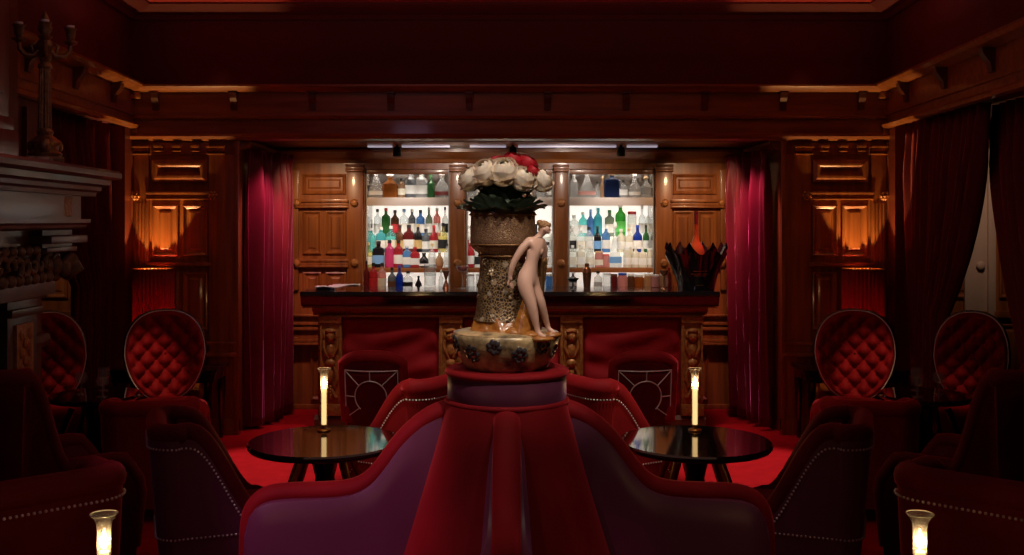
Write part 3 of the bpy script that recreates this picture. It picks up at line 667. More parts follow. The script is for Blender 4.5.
barware('coupe_glass', 'coupe glass with a red drink standing on the bar left of the vase', 'glass', 462.5, 8.2,
        (('foot', [(.035, 0), (.034, .003), (.006, .008), (.005, .12), (.012, .13)], CLEAR), ('bowl', [(.010, .13), (.038, .145), (.050, .175), (.051, .185)], CLEAR), ('drink', [(.006, .135), (.036, .148), (.046, .172), (0, .173)], gmat(C_RED, .4))))
barware('stemmed_bowl', 'small dark stemmed bowl standing on the bar right of the vase', 'bowl', 573, 8.25,
        (('bowl', [(.006, .05), (.03, .055), (.050, .08), (.048, .082), (.0, .065)], M['black_metal']), ('foot', [(.028, 0), (.026, .004), (.006, .012), (.006, .05)], M['black_metal'])))
barware('coupe_glass', 'copper stemmed cup standing on the bar beside the ice bucket', 'cup', 664, 8.22,
        (('foot', [(.024, 0), (.022, .004), (.005, .01), (.005, .10)], M['copper']), ('bowl', [(.006, .10), (.03, .115), (.036, .145)], M['copper'])))
# folded napkins / white bar cloth at the left end
t = tag(bpy.data.objects.new('bar_cloth', None), 'folded pale cloth lying on the left end of the bar', 'cloth'); COL.objects.link(t); t.location = (PX(338, 8.1), 8.1, ZB)
b = MB(); b.grid(lambda u, v: (lerp(-.17, .17, u), lerp(-.06, .06, v), .012 + .008 * math.sin(9 * u + 4 * v) + .02 * u), 20, 8); o = b.build('cloth_fold', cmat((.6, .54, .5)), t, smooth=60); o.modifiers.new('t', 'SOLIDIFY').thickness = .01
b = MB(); b.box((-.165, -.05, 0), (-.02, .05, .012), .004); b.build('menu_folder', M['black'], t)

# ice bucket with a bottle
Yi = 8.15; ki = Yi / F
ib = thing('wine_bucket', 'large black crown-rimmed wine bucket on the right end of the bar', 'ice bucket', (PX(696, Yi), Yi, ZB))
RB, RT, HB = .145, .235, PZ(252, Yi) - ZB
b = MB()
NP = 8
def rimh(a): 
    q = abs(((a / (2 * PI) * NP + .5) % 1) - .5) * 2
    return HB - .02 + .10 * (q ** 1.7)
def bk(u, v, inner=False):
    a = u * 2 * PI - PI / 2; hh = rimh(a + PI / 2)
    r = lerp(RB, RT, v ** 1.5) + .02 * (v ** 4) * (1 if hh > HB + .03 else 0)
    fl = .012 * math.cos(NP * (a + PI / 2)) * v
    r = r + fl - (.008 if inner else 0)
    return (r * math.cos(a), r * math.sin(a), (.008 if inner else 0) + hh * v * (1 if not inner else .985))
b.grid(lambda u, v: bk(u, v), 96, 12, cu=True); b.grid(lambda u, v: bk(u, v, True), 96, 12, cu=True)
b.lathe([(.0, .004), (RB, .0)], (0, 0, 0), 48)
b.build('bucket_body', M['black'], ib, smooth=60)
b = MB()                                                   # illegible gold mark: fine rules and a small emblem
zc = .15
for dz, w in ((0, .055), (-.022, .075), (-.036, .05), (-.11, .035)):
    def fn(u, v, dz=dz, w=w):
        a = -PI / 2 + lerp(-w, w, u) / .19; z = zc + dz + lerp(-.0022, .0022, v); r = lerp(RB, RT, (z / HB) ** 1.5) + .014
        return (r * math.cos(a), r * math.sin(a), z)
    b.grid(fn, 10, 1)
b.build('gold_mark', M['gold'], ib)
bt = thing('wine_bottle', 'amber lit bottle with long neck standing in the black wine bucket', 'bottle', (PX(696, Yi), Yi, ZB + .016))
M['lit_amber'] = gmat((.75, .13, .03), .3)
b = MB(); b.lathe([(.045, 0), (.05, .01), (.055, .18), (.066, .25), (.066, .29), (.050, .33), (.026, .37), (.019, .41), (.016, .58), (.017, .585)], (0, 0, 0), 24); b.build('glass_body', M['lit_amber'], bt)
b = MB(); b.lathe([(.018, .50), (.018, .588), (.019, .59), (.019, .602), (0, .604)], (0, 0, 0), 16); b.build('foil', cmat((.25, .03, .02), .3), bt)

# lights under the alcove ceiling
for i, (a, c) in enumerate(((368, 392), (402, 450), (470, 506), (518, 616), (627, 657))):
    t = tag(MB().box((PX(a, 8.63), 8.60, 2.262), (PX(c, 8.63), 8.66, 2.274)).build('ceiling_strip_light', M['cove_light'], smooth=0),
            'pale ceiling strip light over the bar, %s from the left' % ORD[i], 'light', 'strip lights over the bar')
def spotlight(px, y, Y, label):
    t = thing('spotlight', label, 'spotlight', (PX(px, Y), Y, PZ(y, Y)), 0, 'black ceiling spotlights')
    b = MB(); b.lathe([(.030, -.045), (.034, -.04), (.034, .02), (.024, .035), (0, .036)], (0, 0, 0), 16); b.build('lamp_body', M['black_metal'], t)
    b = MB(); b.lathe([(.012, .03), (.012, 2.274 - PZ(y, Y))], (0, 0, 0), 10); b.build('stem', M['black_metal'], t)
    b = MB(); b.lathe([(0, -.046), (.026, -.046), (.028, -.043)], (0, 0, 0), 16); b.build('lens', cmat((.3, .3, .3), .1), t)
for px, n in ((397, 'left of the three above the bar'), (513, 'centre of the three above the bar'), (621, 'right of the three above the bar')): spotlight(px, 151, 8.5, 'small black spotlight, ' + n)
spotlight(246, 155, 8.22, 'small black spotlight at the top of the left alcove curtain'); spotlight(778, 155, 8.22, 'small black spotlight at the top of the right alcove curtain')

# ------------------------------------------------------------------ round settee (borne) with vase
bx, by = PX(507, 4.0), 4.0
bo = thing('round_settee', 'round red velvet and aubergine settee with four curved wings, in the foreground centre', 'settee', (bx, by, 0))
def brad(z): return .232 + .155 * max(0, (.945 - z) / .53) ** 1.1
wing_px = [(452, 410), (438, 414), (424, 422), (408, 436), (397, 449), (386, 465), (374, 480), (361, 489), (344, 493.5), (315, 495), (285, 495.5), (268, 498), (256, 505), (249.5, 518), (247.5, 540), (247, 580)]
wing = [((507 - x) * .00388, H - (y - 220) * .00386) for x, y in wing_px]
def dens(pts, n):
    """even resample of a polyline"""
    L = [0]
    for a, c in zip(pts, pts[1:]): L.append(L[-1] + math.dist(a, c))
    out = []
    for k in range(n):
        s_ = L[-1] * k / (n - 1); i = 0
        while i < len(L) - 2 and L[i + 1] < s_: i += 1
        t = (s_ - L[i]) / max(L[i + 1] - L[i], 1e-9)
        out.append(tuple(lerp(a, c, t) for a, c in zip(pts[i], pts[i + 1])))
    return out
def smooth_poly(pts, it=2):
    for _ in range(it):
        q = [pts[0]]
        for a, c in zip(pts, pts[1:]):
            q.append(tuple(lerp(a[i], c[i], .25) for i in range(len(a)))); q.append(tuple(lerp(a[i], c[i], .75) for i in range(len(a))))
        q.append(pts[-1]); pts = q
    return pts
wl = dens(smooth_poly(wing), 60)
top_only = [p for p in wl]
for k, ang in enumerate((180, -90, 0, 90)):
    R = Matrix.Rotation(math.radians(ang), 4, 'Z')
    b = MB()
    # padded side panels (both sides), the slab between them closed along the top line
    rmax = wl[-1][0]
    def zt_at(r):
        best = wl[0][1]
        for a, c in zip(wl, wl[1:]):
            if a[0] <= r <= c[0] and c[0] > a[0]: return lerp(a[1], c[1], (r - a[0]) / (c[0] - a[0]))
        return wl[-1][1] if r > wl[-1][0] - .002 else best
    def side(sg):
        def fn(u, v):
            r = lerp(.20, rmax - .006, u); zt_ = max(zt_at(r) - .012, .12); z = lerp(zt_, .06, v)
            e = min(u * 9, (1 - u) * 9, v * 7 + .15, 1); e = max(0, min(1, e))
            y = sg * (.034 + .022 * math.sin(e * PI / 2) + .030 * min(1, v * 1.5) * min(1, u * 3) + .055 * u)
            return (r, y, z)
        return fn
    G1 = b.grid(side(-1), 44, 12); G2 = b.grid(side(1), 44, 12)
    for i in range(44):
        b.face([G1[i][0], G1[i + 1][0], G2[i + 1][0], G2[i][0]]); b.face([G1[i][12], G1[i + 1][12], G2[i + 1][12], G2[i][12]])
    for j in range(12):
        b.face([G1[44][j], G1[44][j + 1], G2[44][j + 1], G2[44][j]]); b.face([G1[0][j], G1[0][j + 1], G2[0][j + 1], G2[0][j]])
    bmesh.ops.transform(b.bm, matrix=R, verts=b.bm.verts)
    w_ = b.build('wing', M['aubergine'], bo, smooth=60)
    b = MB(); n = len(wl)
    pts = [(r, 0, z) for r, z in wl] + [(rmax + .002, 0, .08)]
    # rolled velvet top, wider than high
    def roll(u, v):
        i = u * (len(pts) - 1); i0 = min(int(i), len(pts) - 2); p = Vector(pts[i0]).lerp(Vector(pts[i0 + 1]), i - i0)
        d = (Vector(pts[i0 + 1]) - Vector(pts[i0])).normalized(); nn = Vector((-d.z, 0, d.x))
        a = 2 * PI * v
        rr = .039; ry = .050
        q = p + nn * (rr * math.sin(a)) + Vector((0, 1, 0)) * (ry * math.cos(a))
        return tuple(q)
    b.grid(roll, 70, 18, cv=True)
    bmesh.ops.transform(b.bm, matrix=R, verts=b.bm.verts)
    b.build('wing_roll', M['velvet'], w_, smooth=80)
    # seat back wedge between this wing and the next
    b = MB()
    def wedge(u, v):
        z = lerp(.945, .26, v); r = brad(z); a = math.radians(ang) + lerp(0, PI / 2, u)
        r += .012 * math.sin(PI * u) * (1 - v * .4)
        return (r * math.cos(a), r * math.sin(a), z)
    b.grid(wedge, 24, 16); b.build('seat_back', M['velvet'], bo, smooth=80)
    b = MB()
    def seat(u, v):
        a = math.radians(ang) + lerp(.13, PI / 2 - .13, u); r = lerp(.34, .74, v); e = min(u, 1 - u, 1 - v) * 8
        return (r * math.cos(a), r * math.sin(a), .24 + .07 * sstep(0, 1, e))
    b.grid(seat, 20, 12); b.build('seat_cushion', M['velvet'], bo, smooth=80)
    b = MB()
    def skirt(u, v):
        a = math.radians(ang) + lerp(.10, PI / 2 - .10, u); r = .74 + .008 * math.sin(v * PI)
        return (r * math.cos(a), r * math.sin(a), lerp(.25, .03, v))
    b.grid(skirt, 20, 6); b.build('seat_skirt', M['velvet'], bo, smooth=80)
b = MB(); b.lathe([(.72, 0), (.73, .01), (.73, .03), (0, .035)], (0, 0, 0), 48); b.build('plinth', M['wood_dark'], bo)
RD_ = .236
b = MB(); b.lathe([(.20, .93), (RD_ - .012, .945), (RD_ - .004, .96), (RD_ - .004, 1.05), (RD_ - .01, 1.06), (.05, 1.062)], (0, 0, 0), 64); b.build('drum_band', M['aubergine'], bo, smooth=50)
def ring(R, z, r, ry=None, n=72):
    b = MB(); b.grid(lambda u, v: ((R + r * math.cos(2 * PI * v)) * math.cos(2 * PI * u), (R + r * math.cos(2 * PI * v)) * math.sin(2 * PI * u), z + (ry or r) * math.sin(2 * PI * v)), n, 12, True, True); return b
ring(RD_ - .012, 1.062, .018, .014).build('drum_rim', M['velvet'], bo, smooth=80)
ring(RD_ - .004, .950, .011).build('drum_welt', M['velvet'], bo, smooth=80)
b = MB(); b.lathe([(RD_ - .02, 1.063), (RD_ - .03, 1.074), (0, 1.076)], (0, 0, 0), 48); b.build('drum_top', M['velvet'], bo, smooth=60)

# vase
def bowl_r(z):
    P_ = [(.155, 0), (.165, .012), (.185, .045), (.203, .085), (.212, .118), (.210, .130), (.203, .138)]
    for a, c in zip(P_, P_[1:]):
        if a[1] <= z <= c[1]: return lerp(a[0], c[0], (z - a[1]) / (c[1] - a[1]))
    return .205
VX, VZ = bx - .004, 1.077
va = thing('vase', 'tall gilt relief vase with painted bowl foot and nude figurine, on the settee drum', 'vase', (VX, by, VZ))
b = MB(); b.lathe([(.0, .0), (.155, .0), (.165, .012), (.185, .045), (.203, .085), (.212, .118), (.210, .130), (.203, .138), (.17, .146), (.0, .16)], (0, 0, 0), 64); b.build('bowl_foot', M['vase_bowl'], va, smooth=50)
b = MB(); cz = -.012
def vs(u, v):
    a = 2 * PI * u; r = lerp(.206, .098, v ** .45) + (.008 * math.sin(5 * a + 5 * v) + .005 * math.sin(11 * a + 3 * v)) * v * (1 - v) * 3
    return (r * math.cos(a) + cz * v, r * math.sin(a), .137 + .09 * v ** 2.2)
b.grid(vs, 72, 10, cu=True); b.build('rock_shoulder', M['vase_rock'], va, smooth=80)
b = MB(); b.lathe([(.116, .185), (.106, .21), (.100, .27), (.093, .36), (.088, .425), (.090, .432)], (cz, 0, 0), 48); b.build('column', M['vase_column'], va, smooth=50)
b = MB(); b.lathe([(.088, .43), (.094, .436), (.098, .445), (.118, .462), (.127, .475), (.128, .50), (.126, .585), (.129, .598), (.125, .606), (.112, .606), (.105, .55), (.08, .46), (0, .44)], (cz, 0, 0), 56); b.build('collar', M['vase_collar'], va, smooth=40)
for z, r, q in ((.434, .094, .006), (.478, .128, .004), (.594, .129, .005)):
    o = ring(r, z, q * .7); bmesh.ops.translate(o.bm, vec=(cz, 0, 0), verts=o.bm.verts); o.build('gilt_ring', M['bronze'], va, smooth=80)
random.seed(3)
for k in range(16):                                          # relief medallions on the column
    b = MB(); a = 2 * PI * k / 16 + .3; z = .275 + .042 * (k * 3 % 4); r = .096 - .045 * (z - .25)
    b.ball((cz + r * math.cos(a), r * math.sin(a), z), (.012, .012, .013), 10, 8)
    for t in range(9): b.ball((cz + r * math.cos(a + .19 * math.cos(t * 2 * PI / 9)), r * math.sin(a + .19 * math.cos(t * 2 * PI / 9)), z + .020 * math.sin(t * 2 * PI / 9)), .0055, 6, 5)
    b.build('medallion', M['vase_column'], va, smooth=80)
for k in range(13):
    b = MB(); a = 2 * PI * k / 13 + .15; z = .070 + .030 * (k % 2); r = .194 + .006 * (k % 2); R_ = .019 + .003 * (k % 3)
    for t in range(7):
        aa = a + R_ * 5 * math.cos(t * 2 * PI / 7); zz = z + R_ * math.sin(t * 2 * PI / 7); q = bowl_r(zz)
        b.ball((0, 0, 0), (.005, .0125, .0125), 8, 6, Matrix.Translation((q * math.cos(aa), q * math.sin(aa), zz)) @ Matrix.Rotation(aa, 4, 'Z'))
    b.ball((0, 0, 0), (.009, .010, .010), 8, 6, Matrix.Translation((r * 1.01 * math.cos(a), r * 1.01 * math.sin(a), z)) @ Matrix.Rotation(a, 4, 'Z'))
    b.build('flower_relief', M['flower_glaze'], va, smooth=80)

# figurine
KF = .00381
def fp(x, y, d): return Vector(((x - 505.3) * KF + .0, -d, (H - (y - 220) * KF) - VZ))
J = {}
sk = [  # name, px x, px y, depth towards camera, radius px, parent
    ('pelvis', 527, 277, .125, 8.6, None), ('belly', 529, 268, .128, 7.6, 'pelvis'), ('waist', 531, 261, .128, 6.8, 'belly'), ('rib', 533, 253, .128, 7.6, 'waist'), ('chest', 534.5, 245.5, .125, 7.4, 'rib'),
    ('neckb', 537, 238.5, .12, 3.6, 'chest'), ('neck', 540, 234, .118, 3.1, 'neckb'), ('skull0', 543, 230.5, .12, 4.6, 'neck'), ('skull1', 545, 226, .122, 5.2, 'skull0'),
    ('lsh', 527.5, 241.5, .135, 4.4, 'chest'), ('lua', 520, 250, .142, 3.7, 'lsh'), ('lel', 513.5, 261, .142, 3.1, 'lua'), ('lfa', 511, 268, .138, 2.9, 'lel'), ('lwr', 509.3, 276, .132, 2.1, 'lfa'), ('lha', 510, 281, .130, 2.5, 'lwr'),
    ('rsh', 541, 241.5, .10, 4.2, 'chest'), ('rua', 544, 250, .085, 3.4, 'rsh'), ('rel', 543, 260, .07, 2.9, 'rua'), ('rwr', 537, 268, .055, 2.0, 'rel'),
    ('lhip', 523.5, 282, .14, 8.0, 'pelvis'), ('lth', 526.5, 292, .15, 6.6, 'lhip'), ('lkn', 530.5, 302.5, .158, 4.7, 'lth'), ('lca', 532, 310, .155, 4.8, 'lkn'), ('lan', 536, 326, .155, 2.4, 'lca'), ('lhe', 537, 331.5, .155, 2.6, 'lan'), ('lto', 544, 336, .178, 2.0, 'lhe'),
    ('rhip', 530.5, 282, .105, 7.2, 'pelvis'), ('rth', 535, 292, .108, 6.0, 'rhip'), ('rkn', 540, 302, .115, 4.4, 'rth'), ('rca', 542, 311, .10, 4.4, 'rkn'), ('ran', 547, 325, .085, 2.3, 'rca'), ('rhe', 548, 329.5, .085, 2.4, 'ran'), ('rto', 555, 333.5, .10, 1.8, 'rhe')]
me = bpy.data.meshes.new('figurine')
idx = {n: i for i, (n, *_r) in enumerate(sk)}
me.from_pydata([fp(x, y, d) for _, x, y, d, r, p in sk], [(idx[n], idx[p]) for n, x, y, d, r, p in sk if p], [])
tmp = bpy.data.objects.new('figurine_rig', me); COL.objects.link(tmp)
tmp.modifiers.new('skin', 'SKIN'); tmp.modifiers.new('sub', 'SUBSURF').levels = 2
for i, (n, x, y, d, r, p) in enumerate(sk):
    sv = me.skin_vertices[0].data[i]; q_ = {'waist': 1.02, 'belly': 1.08, 'rib': 1.05, 'chest': 1.1}.get(n, 1.2); sv.radius = (r * KF * q_, r * KF * q_ * .92); sv.use_root = (n == 'pelvis')
dg = bpy.context.evaluated_depsgraph_get(); ev = tmp.evaluated_get(dg)
m2 = bpy.data.meshes.new_from_object(ev)
b = MB(); b.bm.from_mesh(m2); bpy.data.objects.remove(tmp)
def fb(x, y, d, r, sc=(1, 1, 1), n=10): b.ball(fp(x, y, d), tuple(r * KF * q for q in sc), n, 7)
fb(538.8, 251.0, .124, 4.4, (1, 1, 1.15), 16); fb(534.0, 251.0, .131, 4.6, (1, 1, 1.15), 16)                              # breasts
pass                                                            # buttock
fb(545.2, 228.6, .124, 4.6, (.95, .95, 1.15), 14); fb(549.2, 230.2, .128, 1.1, (1.4, .9, .9), 8); fb(547, 231.8, .125, 2.6, (1, 1, .8), 10); fb(543.4, 229.4, .142, 1.0, (.7, .5, 1.3), 8)  # face, nose, chin, ear
fb(548.2, 228.4, .137, .7, (1, .8, .8), 6); fb(549.0, 231.9, .128, .7, (1, 1.1, .5), 6)
for k, (dx, dl) in enumerate(((-1.2, 4.6), (-.4, 5.4), (.5, 5.6), (1.3, 5.0))):       # four fingers and a thumb
    p0 = fp(510 + dx * .9, 282.5, .130 - .003 * k); p1 = fp(510.6 + dx, 282.5 + dl * .5, .131 - .003 * k); p2 = fp(511.6 + dx, 282.5 + dl, .126 - .003 * k)
    b.tube([p0, p1, p2], [.0036, .0034, .0024], 7)
b.tube([fp(508.8, 279.5, .134), fp(507.2, 282, .137), fp(507.4, 284.6, .136)], [.0040, .0034, .0024], 7)
for k in range(5): b.tube([fp(543 + .2 * k, 335.6 - .5 * k, .180 - .006 * k), fp(546 - .25 * k, 337 - .4 * k, .186 - .006 * k)], [.004, .0026], 6)
fig = b.build('figurine', M['marble'], va, smooth=80)
b = MB(); b.ball(fp(543.4, 225.6, .118), (.0225, .0225, .0205), 18, 12); b.ball(fp(539.0, 222.6, .112), (.0125, .0125, .012), 14, 10); b.ball(fp(540.2, 229, .116), (.012, .015, .015), 14, 10)
b.ball(fp(547.2, 225.0, .122), (.0125, .018, .011), 14, 10); b.build('hair', M['hair'], fig, smooth=80)
b = MB()                                                     # gilt drapery falling behind the hip, and the rock support
def dr(u, v):
    x = lerp(537, 544, u) - 5 * v + 2 * math.sin(9 * u + 3 * v); y = lerp(258, 330, v)
    return tuple(fp(x + 3 * v * (u - .5), y, .085 + .012 * math.sin(12 * u) - .02 * v))
b.grid(dr, 24, 16); o = b.build('drapery', M['bronze'], va, smooth=80); o.modifiers.new('t', 'SOLIDIFY').thickness = .012
b = MB()
b.tube([fp(521, 335, .13), fp(522, 325, .125), fp(524, 314, .12), fp(527, 300, .115), fp(529, 288, .11)], [.042, .036, .028, .020, .012], 12)
b.ball(fp(515, 333, .13), (.045, .035, .028), 12, 8); b.ball(fp(531, 334, .13), (.04, .05, .02), 12, 8); b.ball(fp(540, 337, .155), (.05, .045, .013), 12, 8); b.ball(fp(551, 335, .09), (.04, .04, .013), 12, 8)
b.build('rock_support', M['vase_rock'], va, smooth=80)

# roses
def rose(px, y, d, r, m, label, group, tilt=(0, 0)):
    c = Vector(((px - 507) * .0039 + bx, by - d, H - (y - 220) * .0039))
    t = thing('rose', label, 'rose', tuple(c), 0, group)
    up = Vector((c.x - VX, (c.y - by) * .8 - .030, .125)).normalized(); t.rotation_euler = up.to_track_quat('Z', 'Y').to_euler(); rz = random.uniform(0, 6)
    b = MB()
    for ring_i, (n, tip, sc) in enumerate(((6, 12, 1.0), (5, 34, .93), (5, 52, .85), (4, 66, .76), (4, 78, .65), (3, 86, .52))):
        for k in range(n):
            a0 = rz + 2 * PI * k / n + ring_i * .63 + random.uniform(-.1, .1); tp = tip + random.uniform(-5, 5); wd = 2 * PI / n * 1.75
            def pet(u, v, a0=a0, tp=tp, sc=sc, wd=wd, ring_i=ring_i):
                e = (2 * u - 1)
                el = math.radians(lerp(-78, tp - 20 * e * e, v))
                az = a0 + e * wd / 2 * (.35 + .65 * min(1, v * 1.6))
                rad = r * sc * (1 + .05 * (u - .5) + (.24 if ring_i < 2 else .18) * (max(0, v - .62) / .38) ** 1.8 * (1 - .5 * e * e) - .05 * e * e * v)
                return (rad * math.cos(el) * math.cos(az), rad * math.cos(el) * math.sin(az), rad * math.sin(el) * (.92 if el < 0 else 1.0 + .22 * (1 - sc)) - (.05 * r if ring_i < 1 else 0) * v)
            b.grid(pet, 8, 8)
    b.ball((0, 0, .02 * r), (.46 * r, .46 * r, .50 * r), 12, 8)
    b.build('bloom', m, t, smooth=70)
    axis = Vector((VX + cz, by, VZ + .56)) - c
    ax = t.rotation_euler.to_matrix().inverted() @ axis
    b = MB(); b.tube([(0, 0, -.7 * r), tuple(ax * .5 + Vector((0, 0, -.01))), tuple(ax * .85)], .004, 7); b.build('stem', M['leaf'], t)
    for q in range(3):
        b = MB(); a = q * 2.1 + random.uniform(0, 1)
        base = ax * (.16 + .15 * q); dirv = Vector((math.cos(a), math.sin(a), random.uniform(-.5, .2))) ; L_ = random.uniform(.045, .065); sd = dirv.cross(Vector((0, 0, 1))).normalized()
        b.grid(lambda u, v: tuple(base + dirv * (L_ * v) + sd * ((u - .5) * .036 * math.sin(PI * min(1, v * .95 + .05)) ** .7) + Vector((0, 0, -.02 * v * v + .008 * abs(u - .5)))), 4, 6)
        b.build('leaf', M['leaf'], t, smooth=80)
    return t
wr = [(471, 179, .05, 12.0, 'at the far left of the bouquet'), (486, 173, .07, 13.5, 'second from the left in the bouquet'), (503.5, 172.5, .08, 14.5, 'large, at the front centre of the bouquet'), (522.5, 179, .075, 12.5, 'low, right of centre in the bouquet'), (541, 180, .03, 11.5, 'tilted, at the far right of the bouquet'), (480, 170, -.02, 11, 'behind, at the upper left of the bouquet'), (528, 172, .0, 10, 'behind, right of centre in the bouquet')]
for x, y, d, r, l in wr: rose(x, y + 1.0, d, r * .0039 * 1.02, M['white_rose'], 'cream white rose ' + l, 'cream roses in the vase')
for x, y, d, r, l in ((496, 163.5, -.02, 9.5, 'at the top left of the red ones'), (513, 162.5, .02, 10.5, 'highest, at the top centre of the bouquet'), (527, 165, .01, 10.5, 'at the top right of the bouquet'), (532.5, 172, .055, 6.5, 'tucked between the two right cream roses'), (505, 163.5, -.06, 9, 'at the back of the bouquet')):
    rose(x, y, d, r * .0039, M['red_rose'], 'deep red rose ' + l, 'red roses in the vase')
random.seed(11)
fo = thing('foliage', 'dense dark green leaves spilling over the rim of the vase', 'foliage', (VX + cz, by, VZ + .58)); 
for k in range(96):
    b = MB(); a = 2 * PI * k / 96 * 7.0; el = (.62, .95, 1.25, .95)[k % 4] + random.uniform(-.12, .12); L_ = random.uniform(.085, .115)
    q_ = 1 if k % 4 < 3 else .55; base = Vector((.09 * q_ * math.cos(a), .09 * q_ * math.sin(a), random.uniform(.0, .02) + (.05 if k % 4 == 3 else 0))); dv = Vector((math.cos(a) * math.cos(el), math.sin(a) * math.cos(el), math.sin(el)))
    tw = random.uniform(-.6, .6); sd = (dv.cross(Vector((0, 0, 1))).normalized() * math.cos(tw) + Vector((0, 0, 1)) * math.sin(tw) * .5)
    b.grid(lambda u, v: tuple(base + dv * (L_ * v) + sd * ((u - .5) * .062 * math.sin(PI * min(1, v * .93 + .07)) ** .7) + Vector((0, 0, -.03 * v ** 2.5 + .014 * abs(u - .5)))), 4, 7)
    b.build('leaf', M['leaf'], fo, smooth=80)

# ------------------------------------------------------------------ armchairs
def upath(w, d, rc, n=14):
    """U-shaped plan, front at +x: list of (x, y, nx, ny)"""
    P = []
    for k in range(16): P.append((lerp(d, -d + rc, k / 15), -w, 0, -1))
    for k in range(1, n):
        a = -PI / 2 - (PI / 2) * k / n; P.append((-d + rc + rc * math.cos(a), -w + rc + rc * math.sin(a), math.cos(a), math.sin(a)))
    for k in range(13): P.append((-d, lerp(-w + rc, w - rc, k / 12), -1, 0))
    for k in range(1, n):
        a = PI - (PI / 2) * k / n; P.append((-d + rc + rc * math.cos(a), w - rc + rc * math.sin(a), math.cos(a), math.sin(a)))
    for k in range(16): P.append((lerp(-d + rc, d, k / 15), w, 0, 1))
    return P
def armchair(name, label, loc, ang, hb=.78, ha=.53, w=.31, d=.31, rc=.10, lean=.07, outer='velvet', cloth='velvet', studs=True, rr=.043, drop=(-.14, .16), group=None, curl=True, zlow=.145):
    t = thing(name, label, 'armchair', (loc[0], loc[1], 0), math.radians(ang), group)
    P = upath(w, d, rc)
    def top(x):
        h = lerp(hb, ha, sstep(drop[0], drop[1], x))
        if curl: h -= .10 * sstep(d - .09, d, x) ** 2
        return h
    def off(P_, z, extra):
        x, y, nx, ny = P_
        k = lean * (z / hb) ** 1.5 * (1 if nx < -.01 else .55)
        return (x + nx * (k + extra), y + ny * (k + extra), z)
    n = len(P) - 1
    b = MB(); b.grid(lambda u, v: off(P[round(u * n)], lerp(.13, top(P[round(u * n)][0]) - .02, v), .006 * math.sin(PI * v)), n, 10)
    o = b.build('outer_panel', M[outer], t, smooth=60)
    b = MB(); b.grid(lambda u, v: off(P[round(u * n)], lerp(.30, top(P[round(u * n)][0]) - .01, v), -.085 - .012 * math.sin(PI * v)), n, 10)
    G = b
    b.build('inner_panel', M[cloth], t, smooth=60)
    b = MB(); b.tube([Vector(off(p, top(p[0]), -.040)) for p in P], rr, 14)
    for e in (0, -1):                                        # front scroll face running down the arm front
        p = P[e]; q0 = Vector(off(p, top(p[0]), -.04)); b.tube([q0, q0 + Vector((.012, 0, -.06)), Vector((q0.x + .0, p[1] + (.045 if e == 0 else -.045), min(.14, q0.z - .12)))], [rr, rr * .98, rr * .85], 14)
        b.ball(q0 + Vector((.0, 0, 0)), rr * 1.04, 14, 10)
    b.build('roll', M[cloth], t, smooth=80)
    if studs:
        b = MB()
        def run(pts, sp_):
            acc = 0
            for a, c in zip(pts, pts[1:]):
                L_ = (c - a).length; q = acc
                while q < L_:
                    p = a.lerp(c, q / L_); b.ball(p, .0052, 6, 4); q += sp_
                acc = q - L_
        run([Vector(off(p, top(p[0]) - .055, .008)) for p in P], .0175)
        run([Vector(off(p, zlow, .010)) for p in P], .0175)
        s_ = b.build('nailhead_trim', M['silver'], t, smooth=80); s_['kind'] = 'stuff'
    b = MB(); b.box((-d + .09, -w + .09, .28), (d + .02, w - .09, .43), .04); b.build('seat_cushion', M[cloth], t, smooth=60)
    b = MB(); b.grid(lambda u, v: off(P[round(u * n)], lerp(.08, .14, v), -.004), n, 2); b.box((-d + .02, -w + .02, .10), (d - .01, w - .02, .29), .015); b.build('base', M[outer], t, smooth=50)
    for ix in (-1, 1):
        for iy in (-1, 1):
            b = MB(); b.lathe([(.014, 0), (.016, .01), (.024, .07), (.026, .12)], (ix * (d - .07), iy * (w - .07), 0), 12); b.build('leg', M['black'], t)
    return t
def both(fn_label, **k):
    o = armchair(label=fn_label('left'), **k); mirror_dup(o, fn_label('right')); return o
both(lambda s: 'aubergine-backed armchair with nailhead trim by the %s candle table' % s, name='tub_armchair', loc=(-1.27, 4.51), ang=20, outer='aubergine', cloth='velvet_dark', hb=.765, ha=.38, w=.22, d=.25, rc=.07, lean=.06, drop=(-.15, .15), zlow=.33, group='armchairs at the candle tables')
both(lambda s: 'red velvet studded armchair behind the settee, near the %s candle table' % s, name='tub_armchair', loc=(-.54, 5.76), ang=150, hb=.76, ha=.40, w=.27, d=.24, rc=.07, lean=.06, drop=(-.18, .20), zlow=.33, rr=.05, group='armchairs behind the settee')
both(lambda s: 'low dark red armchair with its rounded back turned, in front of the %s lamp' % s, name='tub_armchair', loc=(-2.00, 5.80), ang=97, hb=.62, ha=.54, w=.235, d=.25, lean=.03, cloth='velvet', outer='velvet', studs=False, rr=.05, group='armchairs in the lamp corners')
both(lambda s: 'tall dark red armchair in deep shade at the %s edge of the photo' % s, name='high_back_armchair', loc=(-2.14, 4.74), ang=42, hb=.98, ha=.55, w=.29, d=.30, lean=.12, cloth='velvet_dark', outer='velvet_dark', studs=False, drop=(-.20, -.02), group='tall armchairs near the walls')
both(lambda s: 'dark red armchair with bright nailheads, behind the nearest %s candle' % s, name='tub_armchair', loc=(-1.76, 3.42), ang=132, hb=.79, ha=.58, w=.33, cloth='velvet_dark', outer='velvet_dark', rc=.07, lean=.04, rr=.05, group='foreground armchairs')

